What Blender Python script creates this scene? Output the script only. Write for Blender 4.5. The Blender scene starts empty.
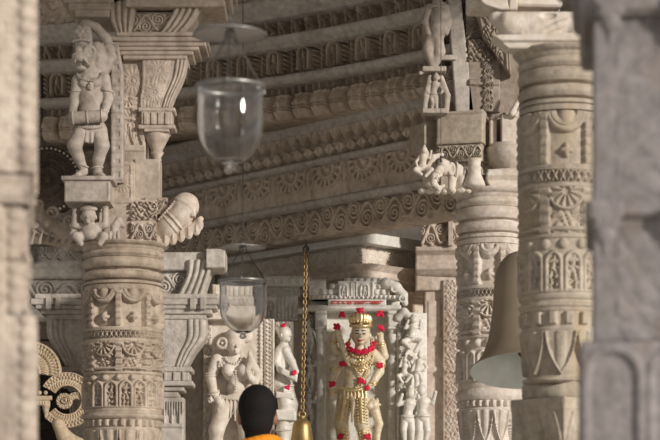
import bpy, math, random
import numpy as np
from mathutils import Vector
C = bpy.context.scene.collection
PI = math.pi
F = 2200.0          # focal length in pixels (660 px frame)
CZ = 0.95           # eye height of the crouching photographer
HOR = 560.0         # image row of the horizon

# ------------------------------------------------------------------ frames
class Loc:
    """metric frame at distance Y: one unit is what one pixel spans there"""
    def __init__(s, Y): s.Y = Y; s.s = Y / F
    def w(s, x, y, d=0.0):
        x, y, d = np.broadcast_arrays(np.asarray(x, float), np.asarray(y, float), np.asarray(d, float))
        return np.stack([(x - 330) * s.s, s.Y + d * s.s, CZ + (HOR - y) * s.s], -1)
    def p(s, x, y, d=0.0): return tuple(float(v) for v in s.w(x, y, d))
    def floor(s): return HOR + CZ / s.s

# ------------------------------------------------------------------ mesh collecting
class G:
    def __init__(s): s.V = []; s.n = 0; s.P = []; s.S = []
    def add(s, V, polys, smooth=True):
        V = np.asarray(V, float).reshape(-1, 3)
        polys = polys if isinstance(polys, list) else [polys]
        for q in polys:
            q = np.asarray(q, np.int64)
            if q.ndim == 1: q = q[None]
            s.P.append(q + s.n); s.S.append(np.full(len(q), smooth))
        s.V.append(V); s.n += len(V); return s
    def grid(s, P, cu=False, cv=False, smooth=True, flip=False):
        nu, nv = P.shape[:2]
        I = np.arange(nu * nv).reshape(nu, nv)
        if cu: I = np.concatenate([I, I[:1]], 0)
        if cv: I = np.concatenate([I, I[:, :1]], 1)
        q = np.stack([I[:-1, :-1], I[1:, :-1], I[1:, 1:], I[:-1, 1:]], -1).reshape(-1, 4)
        if flip: q = q[:, ::-1]
        return s.add(P.reshape(-1, 3), q, smooth)
    def box(s, c, h, yaw=0.0, bev=0.0):
        cx, cy, cz = c; hx, hy, hz = h
        b = min(bev, .45 * min(h))
        if b <= 0:
            V = [(i * hx, j * hy, k * hz) for i in (-1, 1) for j in (-1, 1) for k in (-1, 1)]
            Fs = [np.array([[0,1,3,2],[4,6,7,5],[0,4,5,1],[2,3,7,6],[0,2,6,4],[1,5,7,3]])]
        else:
            V = []; ix = {}
            for i in (-1, 1):
                for j in (-1, 1):
                    for k in (-1, 1):
                        for ax in range(3):
                            v = [i*(hx-b), j*(hy-b), k*(hz-b)]; v[ax] = (i*hx, j*hy, k*hz)[ax]
                            ix[(i, j, k, ax)] = len(V); V.append(v)
            q = []; t = []
            for sg in (-1, 1):
                q += [[ix[(sg,a,b2,0)] for a, b2 in ((-1,-1),(1,-1),(1,1),(-1,1))][::sg],
                      [ix[(a,sg,b2,1)] for a, b2 in ((-1,-1),(1,-1),(1,1),(-1,1))][::-sg],
                      [ix[(a,b2,sg,2)] for a, b2 in ((-1,-1),(1,-1),(1,1),(-1,1))][::sg]]
            for a in (-1, 1):
                for b2 in (-1, 1):
                    q += [[ix[(-1,a,b2,1)], ix[(1,a,b2,1)], ix[(1,a,b2,2)], ix[(-1,a,b2,2)]],
                          [ix[(a,-1,b2,0)], ix[(a,1,b2,0)], ix[(a,1,b2,2)], ix[(a,-1,b2,2)]],
                          [ix[(a,b2,-1,0)], ix[(a,b2,1,0)], ix[(a,b2,1,1)], ix[(a,b2,-1,1)]]]
            for i in (-1, 1):
                for j in (-1, 1):
                    for k in (-1, 1): t.append([ix[(i,j,k,0)], ix[(i,j,k,1)], ix[(i,j,k,2)]])
            Fs = [np.array(q), np.array(t)]
        V = np.array(V, float); ca, sa = math.cos(yaw), math.sin(yaw)
        V = np.stack([V[:,0]*ca - V[:,1]*sa + cx, V[:,0]*sa + V[:,1]*ca + cy, V[:,2] + cz], -1)
        return s.add(V, Fs, False)
    def bx(s, L, x0, x1, y0, y1, d0, d1, yaw=0.0, bev=.6):
        """box spanning pixels x0..x1, y0..y1 (rows down), depth d0..d1 in frame L"""
        c = L.p((x0+x1)/2, (y0+y1)/2, (d0+d1)/2)
        return s.box(c, (abs(x1-x0)/2*L.s, abs(d1-d0)/2*L.s, abs(y1-y0)/2*L.s), yaw, bev*L.s)
    def tube(s, pts, r, n=10, closed=False):
        P = np.asarray(pts, float); m = len(P); r = np.broadcast_to(np.asarray(r, float), (m,))
        T = np.roll(P, -1, 0) - np.roll(P, 1, 0)
        if not closed: T[0] = P[1]-P[0]; T[-1] = P[-1]-P[-2]
        T /= np.linalg.norm(T, axis=1)[:, None] + 1e-12
        up = np.array([0., 0, 1]) if abs(T[0][2]) < .9 else np.array([1., 0, 0])
        N = np.zeros_like(P); a = np.cross(T[0], up); a /= np.linalg.norm(a); N[0] = a
        for i in range(1, m):
            a = N[i-1] - T[i]*np.dot(N[i-1], T[i]); N[i] = a/(np.linalg.norm(a)+1e-12)
        B = np.cross(T, N); th = np.arange(n)*2*PI/n
        R = P[:, None] + r[:, None, None]*(N[:, None]*np.cos(th)[None, :, None] + B[:, None]*np.sin(th)[None, :, None])
        s.grid(R, cu=closed, cv=True)
        if not closed:
            s.add(R[0], np.arange(n)[::-1], False); s.add(R[-1], np.arange(n), False)
        return s
    def lathe(s, c, prof, n=32, tilt=None, cap=True):
        """prof: (radius, z) from bottom to top about the point c"""
        pr = np.asarray(prof, float); th = np.arange(n)*2*PI/n
        P = np.stack([pr[:, 0][:, None]*np.cos(th), pr[:, 0][:, None]*np.sin(th), np.repeat(pr[:, 1][:, None], n, 1)], -1)
        if tilt is not None: P = P @ np.array(tilt).T
        P = P + np.asarray(c, float)
        s.grid(P, cv=True, flip=True)
        if cap:
            if pr[0,0] > 1e-5: s.add(P[0], np.arange(n)[::-1], False)
            if pr[-1,0] > 1e-5: s.add(P[-1], np.arange(n), False)
        return s
    def prism(s, poly, z0, z1):
        n = len(poly); P = np.array([(x, y, z) for z in (z0, z1) for x, y in poly])
        i = np.arange(n); j = (i+1) % n
        return s.add(P, [np.stack([i, j, j+n, i+n], -1), np.arange(n)[::-1], np.arange(n)+n], False)
    def build(s, name, mat, parent=None):
        V = np.concatenate(s.V); base = np.array(parent.matrix_world.translation) if parent is not None else None
        if parent is not None:
            o_loc = np.zeros(3); q = parent
            while q is not None: o_loc += np.array(q.location); q = q.parent
            off = o_loc
        else:
            off = np.array([(V[:,0].min()+V[:,0].max())/2, (V[:,1].min()+V[:,1].max())/2, V[:,2].min()])
        me = bpy.data.meshes.new(name); W = V - off
        me.vertices.add(len(W)); me.vertices.foreach_set('co', W.ravel().astype(np.float32))
        tot = np.concatenate([np.full(len(q), q.shape[1]) for q in s.P])
        lv = np.concatenate([q.ravel() for q in s.P])
        me.loops.add(len(lv)); me.loops.foreach_set('vertex_index', lv.astype(np.int32))
        me.polygons.add(len(tot)); st = np.concatenate([[0], np.cumsum(tot)[:-1]])
        me.polygons.foreach_set('loop_start', st.astype(np.int32))
        me.polygons.foreach_set('use_smooth', np.concatenate(s.S))
        me.update(calc_edges=True); me.validate()
        o = bpy.data.objects.new(name, me); C.objects.link(o)
        me.materials.append(mat)
        if parent is not None: o.parent = parent
        else: o.location = off
        return o

def tag(o, label, cat=None, group=None, kind=None):
    o['label'] = label
    if cat: o['category'] = cat
    if group: o['group'] = group
    o['kind'] = kind or 'thing'
    return o
def thing(name, loc, label, cat, group=None):
    o = bpy.data.objects.new(name, None); C.objects.link(o); o.location = loc; o.empty_display_size = .1
    return tag(o, label, cat, group)

# ------------------------------------------------------------------ curves
def crom(pts, n):
    P = np.asarray(pts, float)
    if len(P) == 2: t = np.linspace(0, 1, n)[:, None]; return P[0]*(1-t)+P[1]*t
    Q = np.concatenate([[2*P[0]-P[1]], P, [2*P[-1]-P[-2]]]); m = len(P)-1
    t = np.linspace(0, m, n); i = np.minimum(t.astype(int), m-1); f = (t-i)[:, None]
    a, b, c, d = Q[i], Q[i+1], Q[i+2], Q[i+3]
    return .5*((2*b)+(-a+c)*f+(2*a-5*b+4*c-d)*f**2+(-a+3*b-3*c+d)*f**3)
def plin(pts, n):
    P = np.asarray(pts, float); t = np.linspace(0, len(P)-1, n); i = np.minimum(t.astype(int), len(P)-2); f = (t-i)[:, None]
    return P[i]*(1-f)+P[i+1]*f

# ------------------------------------------------------------------ carving patterns: f(x, v, a, id) -> 0..1, unit = band height
def sst(a, b, x):
    t = np.clip((x-a)/(b-a), 0, 1); return t*t*(3-2*t)
def bump(d, w): return np.sqrt(np.clip(1-(d/w)**2, 0, 1))
def rnd(i, k=0.0): return np.mod(np.sin(i*12.9898+k*78.233+1.7)*43758.5453, 1.0)
def seg(x, y, ax, ay, bx, by):
    vx, vy = bx-ax, by-ay
    t = np.clip(((x-ax)*vx+(y-ay)*vy)/(vx*vx+vy*vy+1e-9), 0, 1)
    return np.hypot(x-ax-vx*t, y-ay-vy*t)
def spiral(x, y, R, turns=2.2, sg=1):
    r = np.hypot(x, y); th = np.arctan2(y, x)*sg
    ph = np.mod(r/R*turns-th/(2*PI), 1.0)
    return np.where(r < R, sst(.0, .28, ph)*(1-sst(.62, .95, ph)), 0)
def p_plain(x, v, a, i): return np.zeros_like(x)
def p_vine(x, v, a, i):
    ys = .5+.34*np.cos(2*PI*x/a)
    h = bump((v-ys)/np.sqrt(1+(.34*2*PI/a*np.sin(2*PI*x/a))**2), .075)
    for cx, cy, sg in ((0, .34, 1), (-a/2, .66, -1), (a/2, .66, -1)):
        R = min(.34, a*.27)
        h = np.maximum(h, .95*spiral(x-cx, v-cy, R, 2.3, sg))
        for k in range(5):
            t = k*1.25+sg
            h = np.maximum(h, .7*bump(np.hypot(x-cx-np.cos(t)*R*1.15, v-cy-np.sin(t)*R*1.1), .08))
    return h*sst(0, .05, v)*sst(0, .05, 1-v)
def p_wave(x, v, a, i):
    ys = .5+.3*np.cos(2*PI*x/a); n = np.sqrt(1+(.3*2*PI/a*np.sin(2*PI*x/a))**2)
    d = (v-ys)/n
    h = np.maximum(bump(d, .06), bump(np.abs(d)-.13, .045))
    for cx, cy in ((0, .27), (-a/2, .73), (a/2, .73)):
        h = np.maximum(h, .9*spiral(x-cx, v-cy, .24, 1.6))
    return h
def p_scallop(x, v, a, i):
    X, Y = x, v-.9; r = np.hypot(X, Y*1.05); th = np.arctan2(-Y, X); R = .46*a*.82
    low = Y < .03
    teeth = np.where((r > .66*R) & (r < R), .95*sst(-.15, .25, np.cos(th*17)), 0)
    inn = np.where(r <= .72*R, .55+.45*spiral(X, Y+.02, .72*R, 1.7), 0)
    rim = .9*bump(r-.72*R, .05)
    h = np.where(low & (r < R), np.maximum(np.maximum(teeth, inn*.8), rim), .42)
    out = (r >= R) | ~low
    lf = bump(np.abs(np.abs(x)-a*.40-.10*np.sin(v*7))-.0, .05)
    h = np.where(out, .62+.28*lf, h)
    h = np.maximum(h, .95*bump(r-1.04*R, .05)*low)
    tri = np.abs(np.abs(x)-a/2) < .12*(1-v)
    return np.where(tri & out, .95, h)
def p_diamond(x, v, a, i):
    w = v*2; row = np.floor(np.clip(w, 0, 1.999)); vv = w-row
    xx = np.mod(x/a+.5+.5*row, 1.0)-.5
    t = np.abs(xx)*2
    petal = sst(-.12, .12, (1-np.abs(vv-.5)*2)*1.0-t)
    mid = bump(xx*2, .12)*.5
    up = sst(-.06, .10, vv*.9-t)
    return np.clip(.15+.85*np.where(row > 0, up, np.maximum(petal*.9, up*.5))-.3*mid*petal, 0, 1)
def p_flower(x, v, a, i):
    X, Y = x, v-.5; r = np.hypot(X, Y); th = np.arctan2(Y, X)
    pet = bump(r, .42*(.55+.45*np.abs(np.cos(2*th))))
    h = np.maximum(pet*(.6+.4*np.abs(np.sin(4*th))), .9*bump(r, .12))
    fr = np.maximum(sst(.40, .46, np.abs(Y)), sst(a/2-.1, a/2-.05, np.abs(X)))
    return np.maximum(h, fr*.9)
def p_lobes(x, v, a, i):
    w = 2*x/a
    h = np.sqrt(np.clip(1-w*w, 0, 1))*(.55+.45*np.sin(PI*np.clip(v*1.1, 0, 1)))
    g = bump(v-.36, .05)+bump(v-.46, .04)
    rib = .12*np.cos(w*PI*3)
    return np.clip(h+rib*h-.0-.18*g, 0, 1)
def p_leafrow(x, v, a, i):
    t = np.abs(2*x/a)
    h = sst(-.1, .15, np.sqrt(np.clip(v, 0, 1))*1.05-t)*(.6+.4*np.cos(t*9))
    return h
def p_lotus(x, v, a, i):           # petals hanging down
    w = 2*x/a; edge = np.clip(1-(1-np.clip(v, 0, 1))**2.2, 0, 1)
    ins = edge-np.abs(w)
    h = sst(0, .12, ins)*.6+.4*bump(w, .35)*sst(.05, .2, ins)
    b = bump(ins-.1, .09)
    return np.clip(np.maximum(h*.75, b), 0, 1)
def p_lotus_up(x, v, a, i): return p_lotus(x, 1-v, a, i)
def p_dentil(x, v, a, i): return sst(.0, .12, .30-np.abs(x/a))*sst(.05, .2, v)*sst(.0, .1, 1-v)
def p_beads(x, v, a, i): return bump(np.hypot(x/max(a, 1e-3)*2, (v-.5)*2), .95)
def p_lattice(x, v, a, i):
    u = x/a
    d1 = np.abs(np.mod(u+v*.5+.25, .5)-.25); d2 = np.abs(np.mod(u-v*.5+.25, .5)-.25)
    h = np.maximum(bump(d1, .075), bump(d2, .075))
    h = np.maximum(h, .9*bump(np.hypot(np.mod(u, .5)-.25, (v-.5)*.45), .09))
    return np.maximum(h*sst(.1, .18, v)*sst(.1, .18, 1-v), .95*(v < .1)+.95*(v > .9))
def p_medal(x, v, a, i):
    r = np.hypot(x, (v-1.02)*.95)
    k = min(.47, a*.5-.1)
    h = .9*bump(r-k*1.02, .075)+.75*bump(r-k*.72, .05)
    h = np.maximum(h, np.where(v > .62, .95*bump(np.hypot(x*1.25, (v-.92)*.8), .22), 0))
    q = np.hypot(x, v-.26); th = np.arctan2(v-.26, x)
    h = np.maximum(h, .9*bump(q, .15*(.55+.45*np.abs(np.cos(2*th)))))
    st = a/2-np.abs(x)
    bd = .75+.25*np.abs(np.sin(v*PI*6))
    h = np.maximum(h, np.where(st < .10, bd*sst(0, .03, .10-st), 0))
    return np.clip(h, 0, 1)
def fig2d(x, y, k):
    """dancing figure, feet at y=0, about 0.9 high"""
    sw = (rnd(k, 1)-.5)*.2; l1 = (rnd(k, 2)-.5)*.24; a1 = rnd(k, 3); a2 = rnd(k, 4)
    hx = sw*.7; cx = -sw*.3
    d = np.hypot(x-hx, y-.80)-.085
    for (ax, ay, bx, by, r0) in ((cx, .42, hx*.8, .68, .085), (cx-.05, .42, -.13+l1, .2, .055), (-.13+l1, .2, -.09, .0, .045),
                              (cx+.05, .42, .12+l1*.5, .22, .055), (.12+l1*.5, .22, .1, 0, .045),
                              (hx-.1, .65, -.24, .52+.2*a1, .04), (-.24, .52+.2*a1, -.2+.1*a1, .36+.5*a1, .036),
                              (hx+.1, .65, .24, .52+.2*a2, .04), (.24, .52+.2*a2, .18+.1*a2, .36+.5*a2, .036)):
        d = np.minimum(d, seg(x, y, ax, ay, bx, by)-r0)
    return np.sqrt(np.clip(-d+.01, 0, .09)/.09)
def p_figs(x, v, a, i):
    h = fig2d(x, (v-.06)*1.02, i)
    bg = .18*np.abs(np.sin(13*x+i)*np.sin(17*v))
    return np.maximum(np.maximum(h, bg), .9*(v < .05))
def p_figpanel(x, v, a, i):
    odd = np.mod(i, 2) > .5
    col = np.maximum(np.maximum(bump(x-.16, .06), bump(x+.16, .06))*(.7+.3*np.cos(v*40)), bump(x, .05)*.6)
    X = x/(a*.9)
    arch = bump(np.abs(np.hypot(x, np.maximum(v-.58, 0)))-.36*min(a, 1), .06)
    fg = np.maximum(fig2d(x*1.25, (v-.08)*1.15, i), arch)
    return np.where(odd, col, fg)*sst(0, .04, v)
def p_arch(x, v, a, i):
    w = .5*a-.045
    top = .58; r = np.where(v > top, np.hypot(np.abs(x)+w*.45, (v-top)*1.15)-w*1.45, np.abs(x)-w)
    fr = bump(r, .055)
    ins = r < -.03
    lat = np.abs(np.sin(x*26+rnd(i)*6+1.6*np.sin(v*15))*np.sin(v*22+rnd(i, 5)*5))
    h = np.where(ins, .15+.65*np.maximum(sst(.35, .75, lat), fig2d(x*1.5, (v-.04)*1.05, i)), .55)
    h = np.where((r > .05) & (v > .75), .35+.6*bump(np.hypot(np.abs(x)-a/2, v-.9), .1), h)
    return np.maximum(np.maximum(h, fr), .9*(v < .06))
def p_panel(x, v, a, i):
    st = a/2-np.abs(x)
    X = x; r = np.hypot(X, (v-.92)); th = np.arctan2(v-.92, X)
    fan = np.where(r < .34, .25+.7*np.abs(np.sin(th*6))*sst(.05, .1, r), 0)
    fan = np.maximum(fan, .9*bump(r-.38, .05))
    fo = .5*np.abs(np.sin(11*x+4*np.sin(9*v+i))*np.sin(10*v+3*np.sin(8*x)))
    h = np.maximum(fan, fo*(v < .6))
    h = np.maximum(h, .85*bump(np.abs(v-.1), .06))
    bd = .8+.2*np.sin(v*PI*9)
    return np.where(st < .12, bd, h)
def p_foliage(x, v, a, i):
    f = np.abs(np.sin(8*x+3.1*np.sin(6.3*v+1.3*i)+i)*np.sin(9*v+2.7*np.sin(7*x+.7*i)))
    return sst(.12, .62, f)
def p_rosette(x, v, a, i):
    X, Y = x, v-.5; r = np.hypot(X, Y); th = np.arctan2(Y, X)
    h = bump(r, .47)*(.55+.45*np.abs(np.sin(8*th)))*sst(.03, .12, r)
    h = np.maximum(h, .9*bump(r-.22, .04)); h = np.maximum(h, bump(r, .09))
    return np.maximum(h, .35*np.abs(np.sin(19*x)*np.sin(17*v)))
def p_cups(x, v, a, i):
    h = np.abs(np.sin(PI*x/a*2))*.2
    return np.maximum(h, bump(np.hypot(x, v-.5), .4)*.9)

def cells(fn, s, v, cw, a=None):
    """s along the band, cell width cw, both in the unit of band height"""
    c = np.floor(s/cw); x = s-(c+.5)*cw
    return fn(x, v, cw, c)

# ------------------------------------------------------------------ turned and carved columns
def carved_round(L, cx, bands, nu=240, dens=1.7, d=0.0, phase=0.0):
    """bands: (y_top, y_bot, r_top, r_bot, pattern or None, cells, amp) in L units, or a list of (y, r) for plain mouldings"""
    rows_y = []; rows_h = []; th = np.arange(nu)*2*PI/nu; fr = np.mod(th/(2*PI)+phase, 1.0)
    for b in bands:
        if isinstance(b, list):
            P = np.array(b, float); n = max(len(b), int((P[-1,0]-P[0,0])*dens))
            yy = np.linspace(P[0,0], P[-1,0], n+1)[:-1]; rr = np.interp(yy, P[:,0], P[:,1])
            for y, r in zip(yy, rr): rows_y.append(y); rows_h.append(np.full(nu, r))
            continue
        y0, y1, r0, r1, fn, nc, amp = b
        n = max(3, int((y1-y0)*dens)); hgt = y1-y0
        yy = np.linspace(y0, y1, n+1)[:-1]
        v = np.repeat((1-(yy-y0)/hgt)[:, None], nu, 1)
        cw = 2*PI*(r0+r1)/2/nc/hgt
        s = np.repeat((fr*nc*cw)[None], n, 0)
        h = cells(fn, s, v, cw) if fn else np.zeros_like(s)
        rr = np.linspace(r0, r1, n+1)[:-1]
        for k in range(n): rows_y.append(yy[k]); rows_h.append(rr[k]+amp*(h[k]-.6))
    R = np.array(rows_h); Yr = np.array(rows_y)[:, None]
    P = np.stack([cx+R*np.sin(th), np.broadcast_to(Yr, R.shape), d-R*np.cos(th)], -1)
    return L.w(P[...,0], P[...,1], 0)*np.array([1,0,1])+np.stack([np.zeros_like(R), L.Y+P[...,2]*L.s, np.zeros_like(R)], -1)
def ring(y0, y1, r0, r1, n=6):
    """half-round moulding between rows y0 and y1, from radius r0 out to r1"""
    return [(y0+(y1-y0)*k/n, r0+(r1-r0)*math.sin(PI*k/n)) for k in range(n+1)]
def col_mesh(P):
    g = G(); g.grid(P, cv=True, flip=False)
    n = P.shape[1]
    g.add(P[0], np.arange(n), False); g.add(P[-1], np.arange(n)[::-1], False)
    return g

# ------------------------------------------------------------------ carved slab: the space between a left and a right outline
def patch(g, L, left, right, fn=None, thick=10, d=0.0, yaw=0.0, dens=1.6, smooth=False, bow=0.0, pivot=None, rnd_e=.8, nmax=420, miter=0.0):
    cur = crom if smooth else plin
    A = np.asarray(left, float); B = np.asarray(right, float)
    hgt = np.abs(A[-1,1]-A[0,1]); wid = max(np.abs(B[:,0]-A[:,0]).max(), 1)
    nv = int(np.clip(hgt*dens, 4, nmax)); nu = int(np.clip(wid*dens, 4, nmax))
    cl = cur(A, nv); cr = cur(B, nv)
    u = np.linspace(0, 1, nu)[:, None, None]
    Q = cl[None]*(1-u)+cr[None]*u                       # nu,nv,2
    U = np.repeat(np.linspace(0, 1, nu)[:, None], nv, 1); Vv = np.repeat(np.linspace(0, 1, nv)[None], nu, 0)
    h = fn(Q[...,0], Q[...,1], U, Vv) if fn else np.zeros_like(U)
    ex = np.minimum(np.minimum(U, 1-U)*wid, np.minimum(Vv, 1-Vv)*hgt)
    h = h-rnd_e*(1-sst(0, 1.2, ex))+bow*(1-(2*U-1)**2)
    D = d-h
    P = np.concatenate([Q, D[..., None]], -1)
    P = np.pad(P, ((1,1),(1,1),(0,0)), mode='edge')
    P[0,:,2] = P[-1,:,2] = d+thick; P[:,0,2] = P[:,-1,2] = d+thick
    if miter: P[0,:,0] += miter; P[-1,:,0] -= miter
    if yaw:
        px, pd = pivot if pivot else ((A[:,0].mean()+B[:,0].mean())/2, d+thick/2)
        x = P[...,0]-px; z = P[...,2]-pd; ca, sa = math.cos(yaw), math.sin(yaw)
        P[...,0] = px+x*ca-z*sa; P[...,2] = pd+x*sa+z*ca
    W = L.w(P[...,0], P[...,1], P[...,2])
    g.grid(W[1:-1, 1:-1], flip=True)
    for e in (W[:2], W[-2:], W[:, :2].swapaxes(0, 1), W[:, -2:].swapaxes(0, 1)): g.grid(e, smooth=False)
    n1, n2 = W.shape[:2]
    loop = np.concatenate([W[:,0], W[-1,1:], W[-2::-1,-1], W[0,-2:0:-1]])
    g.add(loop, np.arange(len(loop)), False)
    return g
def rect(g, L, x0, x1, y0, y1, fn=None, **k):
    return patch(g, L, [(x0,y0),(x0,y1)], [(x1,y0),(x1,y1)], fn, **k)
def hband(fn, cw, amp, y0, y1, x0=0.0):
    """horizontal row of cells between rows y0 and y1; cw in band heights"""
    H = y1-y0
    def f(x, y, u, v):
        vv = 1-(y-y0)/H
        h = amp*cells(fn, (x-x0)/H, np.clip(vv, 0, 1), cw)
        return np.where((vv >= 0) & (vv <= 1), h, 0)
    return f
def vband(fn, cw, amp, x0, x1, y0=0.0):
    H = x1-x0
    def f(x, y, u, v):
        vv = (x-x0)/H
        h = amp*cells(fn, (y-y0)/H, np.clip(vv, 0, 1), cw)
        return np.where((vv >= 0) & (vv <= 1), h, 0)
    return f
def uband(fn, cw, amp, u0, u1, H, y0=0.0):
    def f(x, y, u, v):
        vv = (u-u0)/(u1-u0)
        h = amp*cells(fn, (y-y0)/H, np.clip(vv, 0, 1), cw)
        return np.where((vv >= 0) & (vv <= 1), h, 0)
    return f
def raised(x0, x1, y0, y1, amp, soft=1.0):
    return lambda x, y, u, v: amp*sst(-soft, soft, x-x0)*sst(-soft, soft, x1-x)*sst(-soft, soft, y-y0)*sst(-soft, soft, y1-y)
def uribs(us, w, amp):
    def f(x, y, u, v):
        h = 0*u
        for c in us: h = np.maximum(h, bump(u-c, w))
        return amp*h
    return f
def steps(rows):
    """rows: (y, out) polyline of a moulding's projection"""
    R = np.array(rows, float)
    return lambda x, y, u, v: np.interp(y, R[:,0], R[:,1])
def mix(*fs): return lambda x, y, u, v: sum(f(x, y, u, v) for f in fs)

# ------------------------------------------------------------------ sculpting with blended solids, meshed by surface nets
class Sculpt:
    """x right, y rows down, d depth; all in L units"""
    def __init__(s): s.ops = []
    def cap(s, a, b, ra, rb=None, k=1.5): s.ops.append(('c', np.array(a, float), np.array(b, float), ra, ra if rb is None else rb, k, 1)); return s
    def ell(s, c, r, k=1.5, rot=0.0, sub=False): s.ops.append(('e', np.array(c, float), np.array(r, float), rot, 0, k, -1 if sub else 1)); return s
    def box(s, c, h, rd=.8, k=.8, rot=0.0, sub=False): s.ops.append(('b', np.array(c, float), np.array(h, float), rot, rd, k, -1 if sub else 1)); return s
    def tor(s, c, R, r, ax, k=.5): s.ops.append(('t', np.array(c, float), (R, r), np.array(ax, float)/np.linalg.norm(ax), 0, k, 1)); return s
    def chain(s, pts, rs, k=1.5):
        for i in range(len(pts)-1): s.cap(pts[i], pts[i+1], rs[i], rs[i+1], k)
        return s
    def bounds(s):
        lo = np.full(3, 1e9); hi = -lo
        for o in s.ops:
            if o[6] < 0: continue
            l, h = s.bb(o); lo = np.minimum(lo, l); hi = np.maximum(hi, h)
        return lo, hi
    def bb(s, o):
        if o[0] == 'c':
            r = max(o[3], o[4]); return np.minimum(o[1], o[2])-r, np.maximum(o[1], o[2])+r
        if o[0] == 't': r = o[2][0]+o[2][1]; return o[1]-r, o[1]+r
        r = o[2].copy()
        if o[3]: m = math.hypot(r[0], r[1]); r = np.array([m, m, r[2]])
        return o[1]-r, o[1]+r
    def mesh(s, vox=.6, noise=0.0):
        lo, hi = s.bounds(); lo = lo-2.5*vox; n = np.ceil((hi-lo)/vox).astype(int)+4
        f = np.full(n, 1e3, np.float32)
        ax = [lo[i]+vox*np.arange(n[i]) for i in range(3)]
        for o in s.ops:
            l, h = s.bb(o); m = o[5]+3*vox
            i0 = np.maximum(((l-m-lo)/vox).astype(int), 0); i1 = np.minimum(((h+m-lo)/vox).astype(int)+2, n)
            if (i1 <= i0).any(): continue
            X = ax[0][i0[0]:i1[0]][:, None, None]; Y = ax[1][i0[1]:i1[1]][None, :, None]; Z = ax[2][i0[2]:i1[2]][None, None]
            sl = tuple(slice(a, b) for a, b in zip(i0, i1))
            if o[0] == 'c':
                a, b = o[1], o[2]; ba = b-a; q = ba@ba+1e-9
                t = np.clip(((X-a[0])*ba[0]+(Y-a[1])*ba[1]+(Z-a[2])*ba[2])/q, 0, 1)
                dd = np.sqrt((X-a[0]-ba[0]*t)**2+(Y-a[1]-ba[1]*t)**2+(Z-a[2]-ba[2]*t)**2)-(o[3]+(o[4]-o[3])*t)
            elif o[0] == 't':
                c = o[1]; A = o[3]; R, r = o[2]
                hh = (X-c[0])*A[0]+(Y-c[1])*A[1]+(Z-c[2])*A[2]
                rr = np.sqrt(np.maximum((X-c[0])**2+(Y-c[1])**2+(Z-c[2])**2-hh**2, 0))
                dd = np.sqrt((rr-R)**2+hh**2)-r
            else:
                c = o[1]; x, y, z = X-c[0], Y-c[1], Z-c[2]
                if o[3]:
                    ca, sa = math.cos(o[3]), math.sin(o[3]); x, y = x*ca+y*sa, -x*sa+y*ca
                r = o[2]
                if o[0] == 'e':
                    k0 = np.sqrt((x/r[0])**2+(y/r[1])**2+(z/r[2])**2); k1 = np.sqrt((x/r[0]**2)**2+(y/r[1]**2)**2+(z/r[2]**2)**2)+1e-9
                    dd = k0*(k0-1)/k1
                else:
                    rd = min(o[4], min(r)*.9)
                    qx, qy, qz = np.abs(x)-r[0]+rd, np.abs(y)-r[1]+rd, np.abs(z)-r[2]+rd
                    dd = np.sqrt(np.maximum(qx, 0)**2+np.maximum(qy, 0)**2+np.maximum(qz, 0)**2)+np.minimum(np.maximum(np.maximum(qx, qy), qz), 0)-rd
            g = f[sl]; k = max(o[5], 1e-3)
            if o[6] > 0:
                e = np.clip(.5+.5*(g-dd)/k, 0, 1); f[sl] = g+(dd-g)*e-k*e*(1-e)
            else:
                e = np.clip(.5-.5*(g+dd)/k, 0, 1); f[sl] = g+(-dd-g)*e+k*e*(1-e)
        return surf_nets(f, lo, vox)
    def into(s, g, L, vox=.6, d=0.0):
        V, Q = s.mesh(vox)
        g.add(L.w(V[:,0], V[:,2], V[:,1]+d), Q, True); return g
def surf_nets(f, lo, vox):
    ins = f < 0
    nx, ny, nz = f.shape
    cnt = np.zeros((nx-1, ny-1, nz-1), np.int8)
    for i in (0,1):
        for j in (0,1):
            for k in (0,1): cnt += ins[i:nx-1+i, j:ny-1+j, k:nz-1+k]
    act = (cnt > 0) & (cnt < 8)
    idx = np.full(act.shape, -1, np.int64); co = np.argwhere(act); idx[act] = np.arange(len(co))
    acc = np.zeros((len(co), 3)); num = np.zeros(len(co))
    cx, cy, cz = co.T
    for ax in range(3):
        oth = [a for a in range(3) if a != ax]
        for p in (0,1):
            for q in (0,1):
                o0 = [0,0,0]; o0[oth[0]] = p; o0[oth[1]] = q; o1 = list(o0); o1[ax] = 1
                a = f[cx+o0[0], cy+o0[1], cz+o0[2]]; b = f[cx+o1[0], cy+o1[1], cz+o1[2]]
                m = (a < 0) != (b < 0); t = np.where(m, a/np.where(m, a-b, 1), 0)
                w = np.array(o0, float)[None]+t[:, None]*np.eye(3)[ax][None]
                acc[m] += w[m]; num[m] += 1
    V = lo+vox*(co+acc/num[:, None])
    quads = []
    for ax in range(3):
        u, v = [(1,2),(2,0),(0,1)][ax]
        s0 = [slice(1,-1)]*3; s1 = [slice(1,-1)]*3; s0[ax] = slice(0,-1); s1[ax] = slice(1,None)
        a = ins[tuple(s0)]; b = ins[tuple(s1)]
        for sg in (0,1):
            m = (a & ~b) if sg == 0 else (~a & b)
            e = np.argwhere(m)
            off = np.ones(3, int); off[ax] = 0; e = e+off
            du = np.zeros(3, int); du[u] = 1; dv = np.zeros(3, int); dv[v] = 1
            q = np.stack([idx[tuple((e-du-dv).T)], idx[tuple((e-dv).T)], idx[tuple(e.T)], idx[tuple((e-du).T)]], -1)
            if sg == 1: q = q[:, ::-1]
            quads.append(q)
    Q = np.concatenate(quads); Q = Q[(Q >= 0).all(1)]
    return V, Q[:, ::-1]      # rows run down: mirror
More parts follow.
